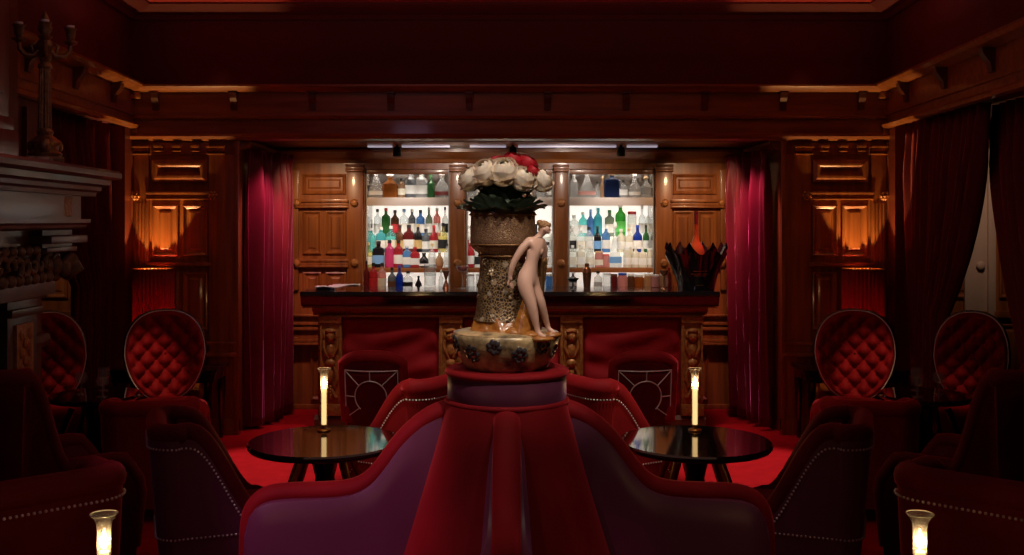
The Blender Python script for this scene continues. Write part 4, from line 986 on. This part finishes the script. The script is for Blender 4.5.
# slipper chairs with sunburst backs by the bar
def sunburst(label, loc, ang):
    t = thing('sunburst_chair', label, 'chair', (loc[0], loc[1], 0), math.radians(ang), 'sunburst chairs at the bar')
    w = .185
    b = MB()                                                   # curved back, front at +x
    def bk_(u, v):
        y = lerp(-w, w, u); ht = .735 - .05 * (abs(2 * u - 1) ** 3.2); z = lerp(.16, ht, v)
        return (-.23 - .07 * v + .05 * (2 * u - 1) ** 2, y * (1 + .06 * v), z)
    def bi_(u, v):
        p = bk_(u, v); return (p[0] + .09, p[1] * .93, p[2])
    A_ = b.grid(bk_, 20, 12); B_ = b.grid(bi_, 20, 12)
    for i in range(20): b.face([A_[i][12], A_[i + 1][12], B_[i + 1][12], B_[i][12]]); b.face([A_[i][0], A_[i + 1][0], B_[i + 1][0], B_[i][0]])
    for j in range(12):
        for e in (0, 20): b.face([A_[e][j], A_[e][j + 1], B_[e][j + 1], B_[e][j]])
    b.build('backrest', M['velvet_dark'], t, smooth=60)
    b = MB(); edge = [bk_(0, k / 8) for k in range(2, 9)] + [bk_(k / 16, 1) for k in range(1, 16)] + [bk_(1, k / 8) for k in range(8, 1, -1)]
    b.tube([(p[0] + .040, p[1], p[2]) for p in edge], .045, 12); b.build('roll', M['velvet'], t, smooth=80)
    b = MB(); X0 = -.302                                        # silver sunburst on the outer back
    def pt(y, z):
        v = (z - .16) / .56; u = (y / w + 1) / 2
        return (-.23 - .07 * v + .05 * (2 * u - 1) ** 2 - .020, y, z)
    S = .18; z0, z1 = .32, .645; zc_, rc_ = .47, .108
    b.tube([pt(-S, z0), pt(-S, z1)], .004, 6); b.tube([pt(S, z0), pt(S, z1)], .004, 6)
    b.tube([pt(lerp(-S, S, k / 8), z1) for k in range(9)], .0045, 6)
    arc = [pt(rc_ * math.cos(a), zc_ + rc_ * math.sin(a)) for a in [math.radians(-50 + 280 * k / 30) for k in range(31)]]
    b.tube(arc, .0045, 6)
    for a, (ey, ez) in ((90, (0, z1)), (45, (S, z1)), (135, (-S, z1)), (0, (S, zc_)), (180, (-S, zc_)), (-45, (S, z0)), (225, (-S, z0))):
        a = math.radians(a); b.tube([pt(rc_ * math.cos(a), zc_ + rc_ * math.sin(a)), pt((rc_ * math.cos(a) + ey) / 2, (zc_ + rc_ * math.sin(a) + ez) / 2), pt(ey, ez)], .004, 6)
    b.build('sunburst_trim', M['piping'], t, smooth=80)
    b = MB()
    def sq(u, v): p = pt(lerp(-S, S, u), lerp(z0 - .1, z1, v)); return (p[0] + .008, p[1], p[2])
    b.grid(sq, 10, 8); o = b.build('back_panel', M['velvet_dark'], t, smooth=60); o.modifiers.new('t', 'SOLIDIFY').thickness = .012; o.modifiers['t'].offset = 0
    b = MB(); b.box((-.24, -.21, .28), (.24, .21, .42), .035); b.build('seat', M['velvet'], t, smooth=60)
    for ix in (-1, 1):
        for iy in (-1, 1):
            b = MB(); b.lathe([(.012, 0), (.014, .01), (.022, .30)], (ix * .19, iy * .16, 0), 10); b.build('leg', M['black'], t)
    return t
sunburst('low red chair with silver sunburst back at the bar, left of the settee', (-.90, 7.1), 84)
sunburst('low red chair with silver sunburst back at the bar, right of the settee', (.875, 7.1), 96)

# tufted balloon-back chairs by the lamps
def tufted(label, loc, ang, W_=.26, ztop=1.03, group='tufted chairs by the lamps'):
    t = thing('tufted_chair', label, 'chair', (loc[0], loc[1], 0), math.radians(ang), group)
    zb, zc_ = .42, .74
    def outline(a):
        cs, sn = math.cos(a), math.sin(a)
        q = (abs(cs) ** 2.4 + abs(sn) ** 2.4) ** (-1 / 2.4)
        y = W_ * q * cs; z = q * sn * (ztop - zc_ if sn > 0 else zc_ - zb)
        if sn < 0: y *= 1 - .22 * (-sn) ** 1.2
        return y, z + zc_
    def tuft(y, z):
        s_ = .115; u, v = (y + z * .9) / s_, (y - z * .9) / s_
        return math.sqrt(abs(math.sin(PI * u) * math.sin(PI * v)) + .0001)
    def face(r, a):
        y, z = outline(a); y *= r; z = zc_ + (z - zc_) * r
        edge = sstep(1.0, .82, r); roll_ = math.exp(-((r - .93) / .06) ** 2) * .028
        x = -.22 - .10 * (z - zb) + .055 * edge * (.25 + tuft(y, z)) + roll_ + .05 * (y / W_) ** 2
        return (x, y, z)
    b = MB(); b.grid(lambda u, v: face(.02 + .98 * v, 2 * PI * u), 96, 30, cu=True)
    b.build('tufted_back', M['velvet'], t, smooth=80)
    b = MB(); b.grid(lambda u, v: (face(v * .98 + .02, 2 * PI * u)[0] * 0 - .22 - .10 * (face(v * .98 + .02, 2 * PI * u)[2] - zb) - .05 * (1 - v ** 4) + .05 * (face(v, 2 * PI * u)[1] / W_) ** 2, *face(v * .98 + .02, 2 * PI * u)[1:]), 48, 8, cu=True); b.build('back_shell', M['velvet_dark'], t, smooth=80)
    b = MB(); pts = []
    for k in range(64):
        y, z = outline(2 * PI * k / 64); pts.append((-.22 - .10 * (z - zb) + .05 * (y / W_) ** 2 + .004, y * 1.01, zc_ + (z - zc_) * 1.01))
    b.tube(pts, .010, 8, closed=True); b.build('back_frame', M['black'], t, smooth=80)
    b = MB(); b.tube([(p[0] + .009, p[1] * .985, zc_ + (p[2] - zc_) * .985) for p in pts], .0042, 6, closed=True); b.build('braid', M['piping'], t, smooth=80)
    b = MB()
    s_ = .115
    for i in range(-5, 6):
        for j in range(-12, 12):
            y = (i + j) * s_ / 2; z = (i - j) * s_ / 1.8
            if zb + .05 < z < ztop - .06 and abs(y) < W_ * .78 and z > .5: b.ball((face(.5, 0)[0] * 0 - .22 - .10 * (z - zb) + .012 + .05 * (y / W_) ** 2, y, z), .007, 8, 6)
    o = b.build('button', M['velvet_dark'], t, smooth=80)
    b = MB(); b.lathe([(.20, .30), (.25, .31), (.265, .37), (.25, .43), (.18, .455), (0, .465)], (.02, 0, 0), 36, 3); b.build('seat', M['velvet'], t, smooth=70)
    b = MB(); b.lathe([(.22, .26), (.255, .27), (.255, .305), (.2, .31)], (.02, 0, 0), 36, 3); b.build('seat_rail', M['black'], t, smooth=50)
    for ix in (-1, 1):
        for iy in (-1, 1):
            b = MB(); b.lathe([(.010, 0), (.013, .01), (.010, .03), (.018, .15), (.024, .25), (.022, .27)], (.02 + ix * .17, iy * .17, 0), 10); b.build('leg', M['black'], t)
    return t
a1 = tufted('tufted red balloon-back chair with silver braid below the left lamp', (-2.27, 6.78), -68)
mirror_dup(a1, 'tufted red balloon-back chair with silver braid below the right lamp')
a2 = tufted('tufted red balloon-back chair in the left bay, half behind the drape', (-2.90, 6.56), -52, .23, 1.04)
mirror_dup(a2, 'tufted red balloon-back chair in the right bay, seen between the drapes')

# ------------------------------------------------------------------ tables
def round_table(name, label, loc, r, h, base='pedestal', group=None):
    t = thing(name, label, 'table', (loc[0], loc[1], 0), 0, group)
    b = MB(); b.lathe([(r - .03, h - .035), (r - .008, h - .03), (r, h - .018), (r, h - .008), (r - .008, h), (0, h)], (0, 0, 0), 72); b.build('table_top', M['black'], t, smooth=40)
    b = MB(); b.lathe([(r * .62, 0), (r * .62, .02), (r * .55, .035), (r * .2, .06), (.05, .12), (.06, .20), (.085, .27), (.06, .34), (.045, .40), (.07, h - .08), (r * .5, h - .045), (r * .5, h - .036)], (0, 0, 0), 32); b.build('pedestal', M['black'], t, smooth=40)
    for k in range(4):
        a = k * PI / 2 + PI / 4; b = MB()
        b.tube([(.06 * math.cos(a), .06 * math.sin(a), .14), (.16 * math.cos(a), .16 * math.sin(a), .22), (.22 * math.cos(a), .22 * math.sin(a), .34), (.14 * math.cos(a), .14 * math.sin(a), h - .07)], [.022, .018, .018, .022], 8); b.build('bracket', M['gold'] if name == 'candle_table' else M['black'], t, smooth=60)
    return t
TH = .58
round_table('candle_table', 'round black lacquer table with a lit candle, left of the settee', (-.90, 4.98), .37, TH, group='candle tables')
round_table('candle_table', 'round black lacquer table with a lit candle, right of the settee', (.90, 4.98), .37, TH, group='candle tables')
round_table('side_table', 'round black table by the left drape, set with glasses', (-2.50, 6.18), .27, .60, group='black side tables')
round_table('side_table', 'round black table by the right drapes, set with glasses', (2.50, 6.18), .27, .60, group='black side tables')
round_table('near_table', 'round dark table under the left foreground candle', (-1.02, 2.66), .28, TH, group='foreground tables')
round_table('near_table', 'round dark table under the right foreground candle', (1.03, 2.66), .28, TH, group='foreground tables')
def console(s, nm):
    t = thing('console_table', 'black console table standing against the %s lamp wall' % nm, 'table', (s * 2.52, 7.60, 0), 0, 'lamp tables')
    b = MB(); b.box((-.38, -.22, .535), (.38, .22, .565), .006); b.box((-.36, -.20, .47), (.36, .20, .535), .004); b.build('table_top', M['black'], t)
    for ix in (-1, 1):
        for iy in (-1, 1):
            b = MB(); b.lathe([(.014, 0), (.016, .02), (.028, .40), (.03, .47)], (ix * .33, iy * .17, 0), 12); b.build('leg', M['black'], t)
    return t
LAMPS = []
for s, nm in ((-1, 'left'), (1, 'right')):
    console(s, nm)
    lx = PX(153.5, 7.69) if s < 0 else PX(863, 7.69)
    lp = thing('table_lamp', 'table lamp with fringed red shade glowing on the %s panelled wall' % nm, 'lamp', (lx, 7.69, .566), 0, 'red shaded table lamps')
    b = MB(); b.lathe([(.09, 0), (.09, .015), (.05, .03), (.02, .06), (.045, .12), (.06, .19), (.035, .235), (.014, .245), (.012, .255)], (0, 0, 0), 24); b.build('lamp_base', M['bronze'], lp)
    zt_ = PZ(269, 7.69) - .566; zb_ = zt_ - .56
    b = MB(); b.grid(lambda u, v: ((.145 + .006 * math.cos(64 * PI * u)) * math.cos(2 * PI * u), (.145 + .006 * math.cos(64 * PI * u)) * math.sin(2 * PI * u), lerp(zb_, zt_, v)), 192, 4, cu=True)
    o = b.build('lamp_shade', M['shade'], lp, smooth=80); o.modifiers.new('t', 'SOLIDIFY').thickness = .003
    b = MB()
    for k in range(96):
        a = 2 * PI * k / 96; b.tube([(.150 * math.cos(a), .150 * math.sin(a), zb_ + .01), (.151 * math.cos(a), .151 * math.sin(a), zb_ - .05 - .008 * (k % 2))], .0035, 5)
    b.build('fringe', M['shade'], lp, smooth=60)
    ring(.148, zt_, .006).build('shade_ring', M['gilt_carving'], lp, smooth=80)
    b = MB(); b.ball((0, 0, zb_ + .17), (.028, .028, .035), 14, 10); b.build('bulb', emit('warm_bulb', (1, .6, .25), 6), lp, smooth=80)
    LAMPS.append((lx, 7.69, .566 + zb_ + .225))

# candles
def candle(x, Y, z, hgt, label_c, label_h, r=.0125, hold=.11):
    hd = thing('candle_holder', label_h, 'candle holder', (x, Y, z), 0, 'glass candle holders')
    b = MB(); b.lathe([(.034, 0), (.035, .004), (.030, .008), (.012, .014), (.010, .022), (.017, .026), (.017, .031), (0, .031)], (0, 0, 0), 28); b.build('brass_foot', M['gold'], hd)
    b = MB(); b.lathe([(.0165, .031), (.0175, .04), (.0175, hgt + .055), (.0195, hgt + .075), (.0345, hgt + .10)], (0, 0, 0), 28); b.build('glass_chimney', CLEAR, hd, smooth=60)
    ring(.0345, hgt + .10, .0016).build('glass_rim', cmat((.9, .8, .7), .1), hd, smooth=80).location = (0, 0, 0)
    cd = thing('candle', label_c, 'candle', (x, Y, z + .0315), 0, 'lit candles')
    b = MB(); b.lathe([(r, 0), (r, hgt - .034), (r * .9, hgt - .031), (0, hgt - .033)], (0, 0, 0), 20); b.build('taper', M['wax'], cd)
    b = MB(); b.tube([(0, 0, hgt - .034), (.001, 0, hgt - .022)], .0012, 6); b.build('wick', M['wick'], cd)
    b = MB(); zf = hgt - .026; b.lathe([(.0, zf), (.006, zf + .006), (.0085, zf + .016), (.006, zf + .032), (.0025, zf + .046), (0, zf + .055)], (0, 0, 0), 14); b.build('flame', M['flame'], cd, smooth=80)
    ld = bpy.data.lights.new('candle_glow', 'POINT'); ld.color = (1, .55, .22); ld.energy = CANDLE; ld.shadow_soft_size = .012
    lo = bpy.data.objects.new('candle_glow', ld); COL.objects.link(lo); lo.location = (x, Y, z + .0315 + zf + .02)
CANDLE = 1.6
candle(PX(324, 5.2), 5.2, TH + .001, .215, 'tall ivory candle burning on the left candle table', 'brass and glass candle holder on the left candle table')
candle(PX(695, 5.2), 5.2, TH + .001, .215, 'tall ivory candle burning on the right candle table', 'brass and glass candle holder on the right candle table')
candle(PX(104, 2.7), 2.7, TH + .001, .195, 'ivory candle burning in the bottom left foreground', 'glass candle holder in the bottom left foreground')
candle(PX(920, 2.7), 2.7, TH + .001, .195, 'ivory candle burning in the bottom right foreground', 'glass candle holder in the bottom right foreground')

# glasses on the side tables
def goblet(x, Y, z, label, h=.16):
    t = thing('wine_glass', label, 'glass', (x, Y, z), 0, 'glasses on the side tables')
    b = MB(); b.lathe([(.032, 0), (.030, .003), (.005, .008), (.004, h * .45), (.010, h * .5)], (0, 0, 0), 20); b.build('stem', CLEAR, t)
    b = MB(); b.lathe([(.008, h * .5), (.030, h * .58), (.036, h * .75), (.030, h)], (0, 0, 0), 20); b.build('bowl', CLEAR, t)
for s, nm in ((-1, 'left'), (1, 'right')):
    goblet(s * 2.42, 6.08, .601, 'small wine glass nearest the centre on the %s side table' % nm, .12)
    goblet(s * 2.58, 6.16, .601, 'small wine glass in the middle of the %s side table' % nm, .13)
    goblet(s * 2.50, 6.30, .601, 'small wine glass at the back of the %s side table' % nm, .14)

# ------------------------------------------------------------------ fireplace on the left
VPD = -.078                                                      # front edge runs towards its own vanishing point
fpz = thing('mantelpiece', 'dark carved wooden mantelpiece with moulded shelf at the left edge', 'fireplace', (0, 0, 0))
def mantel_run(prof, Xfar, Yfar, Ynear, name, m):
    A = Vector((Xfar, Yfar, 0)); Bq = Vector((Xfar + VPD * (Ynear - Yfar), Ynear, 0))
    out = Vector((1, 0, 0)); b = MB(); b.extr(prof, A, Bq, out); return b.build(name, m, fpz)
YN = 3.75
mantel_run(((-.55, 1.87), (-.02, 1.87), (0, 1.88), (0, 1.905), (-.015, 1.92), (-.55, 1.92)), PX(122, 5.7), 5.7, YN, 'shelf', M['wood_mantel'])
mantel_run(((-.5, 1.78), (-.13, 1.78), (-.125, 1.80), (-.10, 1.81), (-.095, 1.83), (-.05, 1.84), (-.045, 1.868), (-.5, 1.868)), PX(122, 5.7), 5.66, YN, 'shelf_moulding', M['wood_mantel'])
mantel_run(((-.45, 1.655), (0, 1.655), (0, 1.785), (-.45, 1.785)), PX(81, 5.55), 5.55, YN, 'frieze', M['wood_mantel'])
mantel_run(((-.45, 1.60), (0, 1.60), (.02, 1.61), (.025, 1.625), (.045, 1.635), (.045, 1.655), (-.45, 1.655)), PX(81, 5.55), 5.57, YN, 'frieze_moulding', M['wood_mantel'])
b = MB(); q = Vector((PX(81, 5.55), 5.55, 0))
b.box((q.x - .02, 5.28, 1.668), (q.x + .02, 5.40, 1.772), .006); b.build('inlay_panel', M['gilt_carving'], fpz)
for k, Yl in enumerate((5.08, 3.85)):
    Xl = -2.50 + VPD * (Yl - 5.2) * .8
    b = MB(); b.box((Xl - .25, Yl, .0), (Xl - .001, Yl + .32, 1.30), .006); b.box((Xl - .2, Yl - .015, 0), (Xl + .03, Yl + .335, .18), .01)
    b.box((Xl - .2, Yl - .015, 1.16), (Xl + .03, Yl + .335, 1.20), .008); b.box((Xl - .2, Yl - .02, 1.245), (Xl + .05, Yl + .34, 1.30), .008)
    jm = b.build('jamb', M['mantel_dark'], fpz)
    b = MB(); b.box((Xl - .02, Yl + .07, .22), (Xl + .014, Yl + .25, 1.12), .005)
    for j in range(9):
        z = .30 + .09 * j; b.ball((Xl + .016, Yl + .16, z), (.016, .03, .03), 10, 6)
        for sg in (-1, 1): b.ball((Xl + .016, Yl + .16 + sg * .045, z + .045), (.012, .022, .030), 8, 6)
    b.build('carving', M['gilt_carving'], jm)
    b = MB()                                                       # capital, scroll corbel above the jamb
    Xc = Xl + .17
    b.box((Xl - .2, Yl + .02, 1.53), (Xc + .04, Yl + .46, 1.57), .008); b.box((Xl - .2, Yl + .06, 1.485), (Xc, Yl + .42, 1.51), .006)
    b.build('abacus', M['wood_mantel'], fpz); b = MB(); b.box((Xl - .2, Yl + .05, 1.51), (Xc - .02, Yl + .40, 1.529)); b.box((Xl - .2, Yl + .05, 1.571), (Xc - .02, Yl + .40, 1.598))
    b.box((Xl - .2, Yl + .04, 1.30), (Xl + .05, Yl + .30, 1.49), .01)
    cb = b.build('capital', M['mantel_dark'], fpz)
    b = MB()
    b.tube([(Xc - .02, Yl + .38, 1.44), (Xc + .01, Yl + .38, 1.40), (Xc - .04, Yl + .38, 1.365), (Xc - .09, Yl + .36, 1.39), (Xc - .08, Yl + .36, 1.43)], [.035, .042, .04, .03, .02], 10)
    b.ball((Xc - .02, Yl + .36, 1.43), (.045, .07, .05), 12, 8)
    for j in range(5): b.ball((Xc - .02 - .02 * j, Yl + .30 - .06 * j, 1.40 + .015 * math.sin(j)), (.035, .045, .05), 10, 8)
    b.build('scroll', M['dull_bronze'], cb, smooth=80)
b = MB()                                                             # carved acanthus frieze between the capitals
for j in range(15):
    Yj = 5.32 - .095 * j; Xj = -2.38 + VPD * (Yj - 5.2); r0 = .055
    pts = [(Xj + .02, Yj + r0 * (1 - .13 * k) * math.cos(k * .8 + j), 1.43 + r0 * (1 - .13 * k) * math.sin(k * .8 + j)) for k in range(8)]
    b.tube(pts, [.016, .018, .018, .017, .015, .013, .011, .009], 8); b.ball((Xj + .015, Yj + .03, 1.36), (.02, .045, .03), 10, 6); b.ball((Xj + .015, Yj + .045, 1.50), (.02, .04, .025), 10, 6)
b.build('carved_scrollwork', M['dull_bronze'], fpz, smooth=80)
b = MB(); b.extr(((-.25, 1.26), (0, 1.26), (0, 1.60), (-.25, 1.60)), (-2.42, 5.45, 0), (-2.30, YN, 0), (1, 0, 0)); b.build('lintel', M['wood_dark'], fpz)
b = MB(); b.box((-2.69, 4.15, .0), (-2.66, 5.08, 1.26)); b.build('firebox', M['sootblack'], fpz)
b = MB(); b.extr(((0, 0), (0, 1.9), (-.3, 1.9), (-.3, 0)), (-2.70, 5.5, 0), (-2.60, 3.0, 0), (1, 0, 0)); b.extr(((0, 1.92), (0, 3.29), (-.3, 3.29), (-.3, 1.92)), (-2.62, 5.45, 0), (-2.50, 3.0, 0), (1, 0, 0))
struct(b.build('wall_chimney', M['wood_dark'], smooth=0))
# overmantel pilaster
b = MB(); b.box((-2.48, 4.12, 2.10), (-2.19, 4.48, 3.28), .01); b.box((-2.48, 4.07, 1.922), (-2.155, 4.50, 2.04), .012); b.box((-2.48, 4.09, 2.04), (-2.17, 4.49, 2.10), .012)
b.box((-2.2, 4.18, 2.2), (-2.175, 4.42, 3.1), .006)
struct(b.build('trim_13', M['wood_red']))
# candelabrum
cx_, cy_ = PX(45, 5.0), 5.0
CAROT = .43
ca = thing('candelabrum', 'tall bronze candelabrum with fluted column standing on the mantelpiece', 'candelabrum', (cx_, cy_, 1.921), CAROT); ca.scale = (1, 1, 1.06)
b = MB(); b.box((-.085, -.085, 0), (.085, .085, .035), .008); b.lathe([(.075, .035), (.08, .05), (.06, .065), (.065, .085), (.075, .10), (.055, .12), (.035, .135), (.04, .15), (.030, .165)], (0, 0, 0), 28)
for k in range(3):
    a = k * 2 * PI / 3 + .5; b.ball((.06 * math.cos(a), .06 * math.sin(a), .085), (.03, .03, .035), 10, 8)
b.build('base', M['bronze'], ca, smooth=50)
b = MB(); b.grid(lambda u, v: ((lerp(.030, .024, v) + .0025 * math.cos(24 * PI * u)) * math.cos(2 * PI * u), (lerp(.030, .024, v) + .0025 * math.cos(24 * PI * u)) * math.sin(2 * PI * u), lerp(.165, .45, v)), 96, 4, cu=True)
b.lathe([(.030, .44), (.034, .45), (.030, .46), (.022, .47), (.036, .505), (.040, .515), (.02, .52)], (0, 0, 0), 24); b.build('column', M['bronze'], ca, smooth=40)
b = MB(); b.lathe([(.02, .51), (.036, .53), (.042, .55), (.026, .575), (.018, .60), (.03, .615), (.034, .63), (.022, .65), (.016, .66), (.02, .672), (.006, .70), (0, .71)], (0, 0, 0), 24); b.build('finial', M['bronze'], ca, smooth=50)
for k in range(4):
    a = k * PI / 2
    ax, ay = math.cos(a), math.sin(a)
    b = MB(); b.tube([(ax * r, ay * r, z) for r, z in ((.02, .53), (.05, .50), (.085, .50), (.112, .525), (.115, .56))], [.012, .015, .013, .011, .010], 8)
    b.tube([(ax * r, ay * r, z) for r, z in ((.05, .51), (.06, .545), (.04, .56), (.035, .54))], [.008, .009, .007, .005], 8)
    ar = b.build('arm', M['bronze'], ca, smooth=80)
    b = MB(); b.lathe([(.010, .555), (.03, .565), (.034, .572), (.016, .58), (.022, .60), (.024, .625), (.03, .63), (.03, .636), (0, .637)], (ax * .115, ay * .115, 0), 18); b.build('candle_cup', M['bronze'], ar, smooth=50)
    b = MB(); b.lathe([(.019, .635), (.019, .648), (0, .65)], (ax * .115, ay * .115, 0), 16); b.build('candle_stub', M['candle_end'], ar)

# ------------------------------------------------------------------ lights
def spot(loc, aim, e, col, size=40, blend=.6, rad=.05):  # spots without a built fixture; some are added fills
    ld = bpy.data.lights.new('unseen_spot', 'SPOT'); ld.energy = e; ld.color = col; ld.spot_size = math.radians(size); ld.spot_blend = blend; ld.shadow_soft_size = rad
    o = bpy.data.objects.new('unseen_spot', ld); COL.objects.link(o); o.location = loc
    o.rotation_euler = (Vector(aim) - Vector(loc)).to_track_quat('-Z', 'Y').to_euler(); return o
def area(loc, aim, e, col, sx_, sy_):
    ld = bpy.data.lights.new('soft_light', 'AREA'); ld.energy = e; ld.color = col; ld.shape = 'RECTANGLE'; ld.size = sx_; ld.size_y = sy_
    o = bpy.data.objects.new('soft_light', ld); COL.objects.link(o); o.location = loc
    o.rotation_euler = (Vector(aim) - Vector(loc)).to_track_quat('-Z', 'Y').to_euler(); return o
PXB = [(q[0] + q[1]) / 2 for q in BAYS]
WARM = (1, .62, .34); WHITE = (1, .86, .72); MAG = (1, .16, .62)
for x, y, z in LAMPS:
    ld = bpy.data.lights.new('lamp_glow', 'POINT'); ld.energy = 85; ld.color = (1, .58, .22); ld.shadow_soft_size = .015
    o = bpy.data.objects.new('lamp_glow', ld); COL.objects.link(o); o.location = (x, y, z)
spot((.5, 2.6, 3.2), (0, 4.0, 1.35), 110, WHITE, 24)                # vase key
spot((-.6, 2.4, 3.2), (-.02, 4.05, 1.5), 60, WHITE, 20)
spot((0, 5.8, 3.2), (0, 4.05, 1.65), 40, WHITE, 22)
for s in (-1, 1):
    spot((s * 1.45, 7.3, 3.25), (s * 1.62, 6.85, 0), 400, WHITE, 25, .6)       # carpet pools
    spot((s * 3.35, 6.9, 2.36), (s * 3.6, 7.9, 1.75), 18, (1, .66, .5), 70, .8)   # bay walls
    spot((s * .75, 4.6, 3.25), (s * .42, 5.5, .62), 150, WHITE, 18)   # studded chairs behind the settee
    spot((s * .9, 5.6, 3.25), (s * .92, 6.9, .7), 40, WHITE, 18)     # sunburst chairs
    spot((s * 2.2, 4.9, 3.2), (s * 2.38, 6.72, .88), 200, WARM, 7, .3)   # tufted chairs
    spot((s * 2.35, 5.5, 3.2), (s * 2.82, 6.5, .86), 60, WARM, 8, .3)
    spot((s * .6, 3.3, 3.2), (s * .45, 3.95, .7), 20, WHITE, 40)  # settee rolls
for x in (-.95, 0, .95): spot((x, 7.0, 3.25), (x, 8.0, .55), 95, WHITE, 40)   # bar front
for x in (-1.55, 1.55): spot((x, 8.0, 2.22), (x * 1.05, 8.95, 1.45), 34, WARM, 80, .8)  # alcove panelling
for x in (-.5, .5): spot((x, 8.1, 2.22), (x, 8.95, 1.6), 14, WHITE, 110, .8)
for x in PXB: spot((x, 8.25, 2.22), (x, 9.1, 1.42), 34, (1, .92, .84), 50, .7)     # front fill added to brighten the bottles
for x in (-2.2, 2.2): spot((x, 7.70, 3.15), (x * 1.02, 7.80, 2.6), 3.5, WARM, 34, .9)     # cornice glints
spot((-2.3, 2.2, 2.9), (-.75, 3.95, .62), 170, (1, .42, .74), 22, .8)      # rosy wash on the left wing
spot((1.9, 2.2, 2.9), (.8, 3.95, .5), 9, (1, .5, .35), 22, .8)
spot((PX(696, 8.15) - .3, 7.95, 2.24), (PX(696, 8.15), 8.15, 1.42), 9, (1, .7, .4), 14, .5)  # unseen spot added to make the bucket's bottle glow
for s in (-1, 1):
    spot((s * 1.72, 7.95, 2.22), (s * 1.97, 8.35, .9), 34, (1, .30, .44), 80, .8)
spot((-1.7, 1.6, 2.5), (-.04, 3.45, .62), 26, (1, .36, .62), 12, .8)
area((0, 6.6, 2.9), (0, 6.6, 3.3), 9, (1, .5, .4), 5.0, .6)  # unseen uplight added in mid-air to redden the ceiling edge
area((0, 5.0, 3.22), (0, 5.0, 0), 7, (1, .5, .35), 3.5, 3.0)  # added ambient fill over the seating, no fixture
area((-1.3, 2.0, 2.7), (-2.2, 4.9, 1.8), 1.8, (.85, .55, .9), .5, .5)        # cool glint on the mantel
w = bpy.data.worlds.new('dim_room'); scn.world = w; w.use_nodes = True
w.node_tree.nodes['Background'].inputs['Color'].default_value = (.02, .008, .008, 1); w.node_tree.nodes['Background'].inputs['Strength'].default_value = .2

scn.view_settings.view_transform = 'Standard'; scn.view_settings.look = 'None'
scn.view_settings.exposure = 0; scn.view_settings.gamma = 1; scn.view_settings.use_curve_mapping = False
scn.cycles.max_bounces = 8; scn.cycles.transparent_max_bounces = 24; scn.cycles.diffuse_bounces = 3
scn.cycles.sample_clamp_indirect = 3
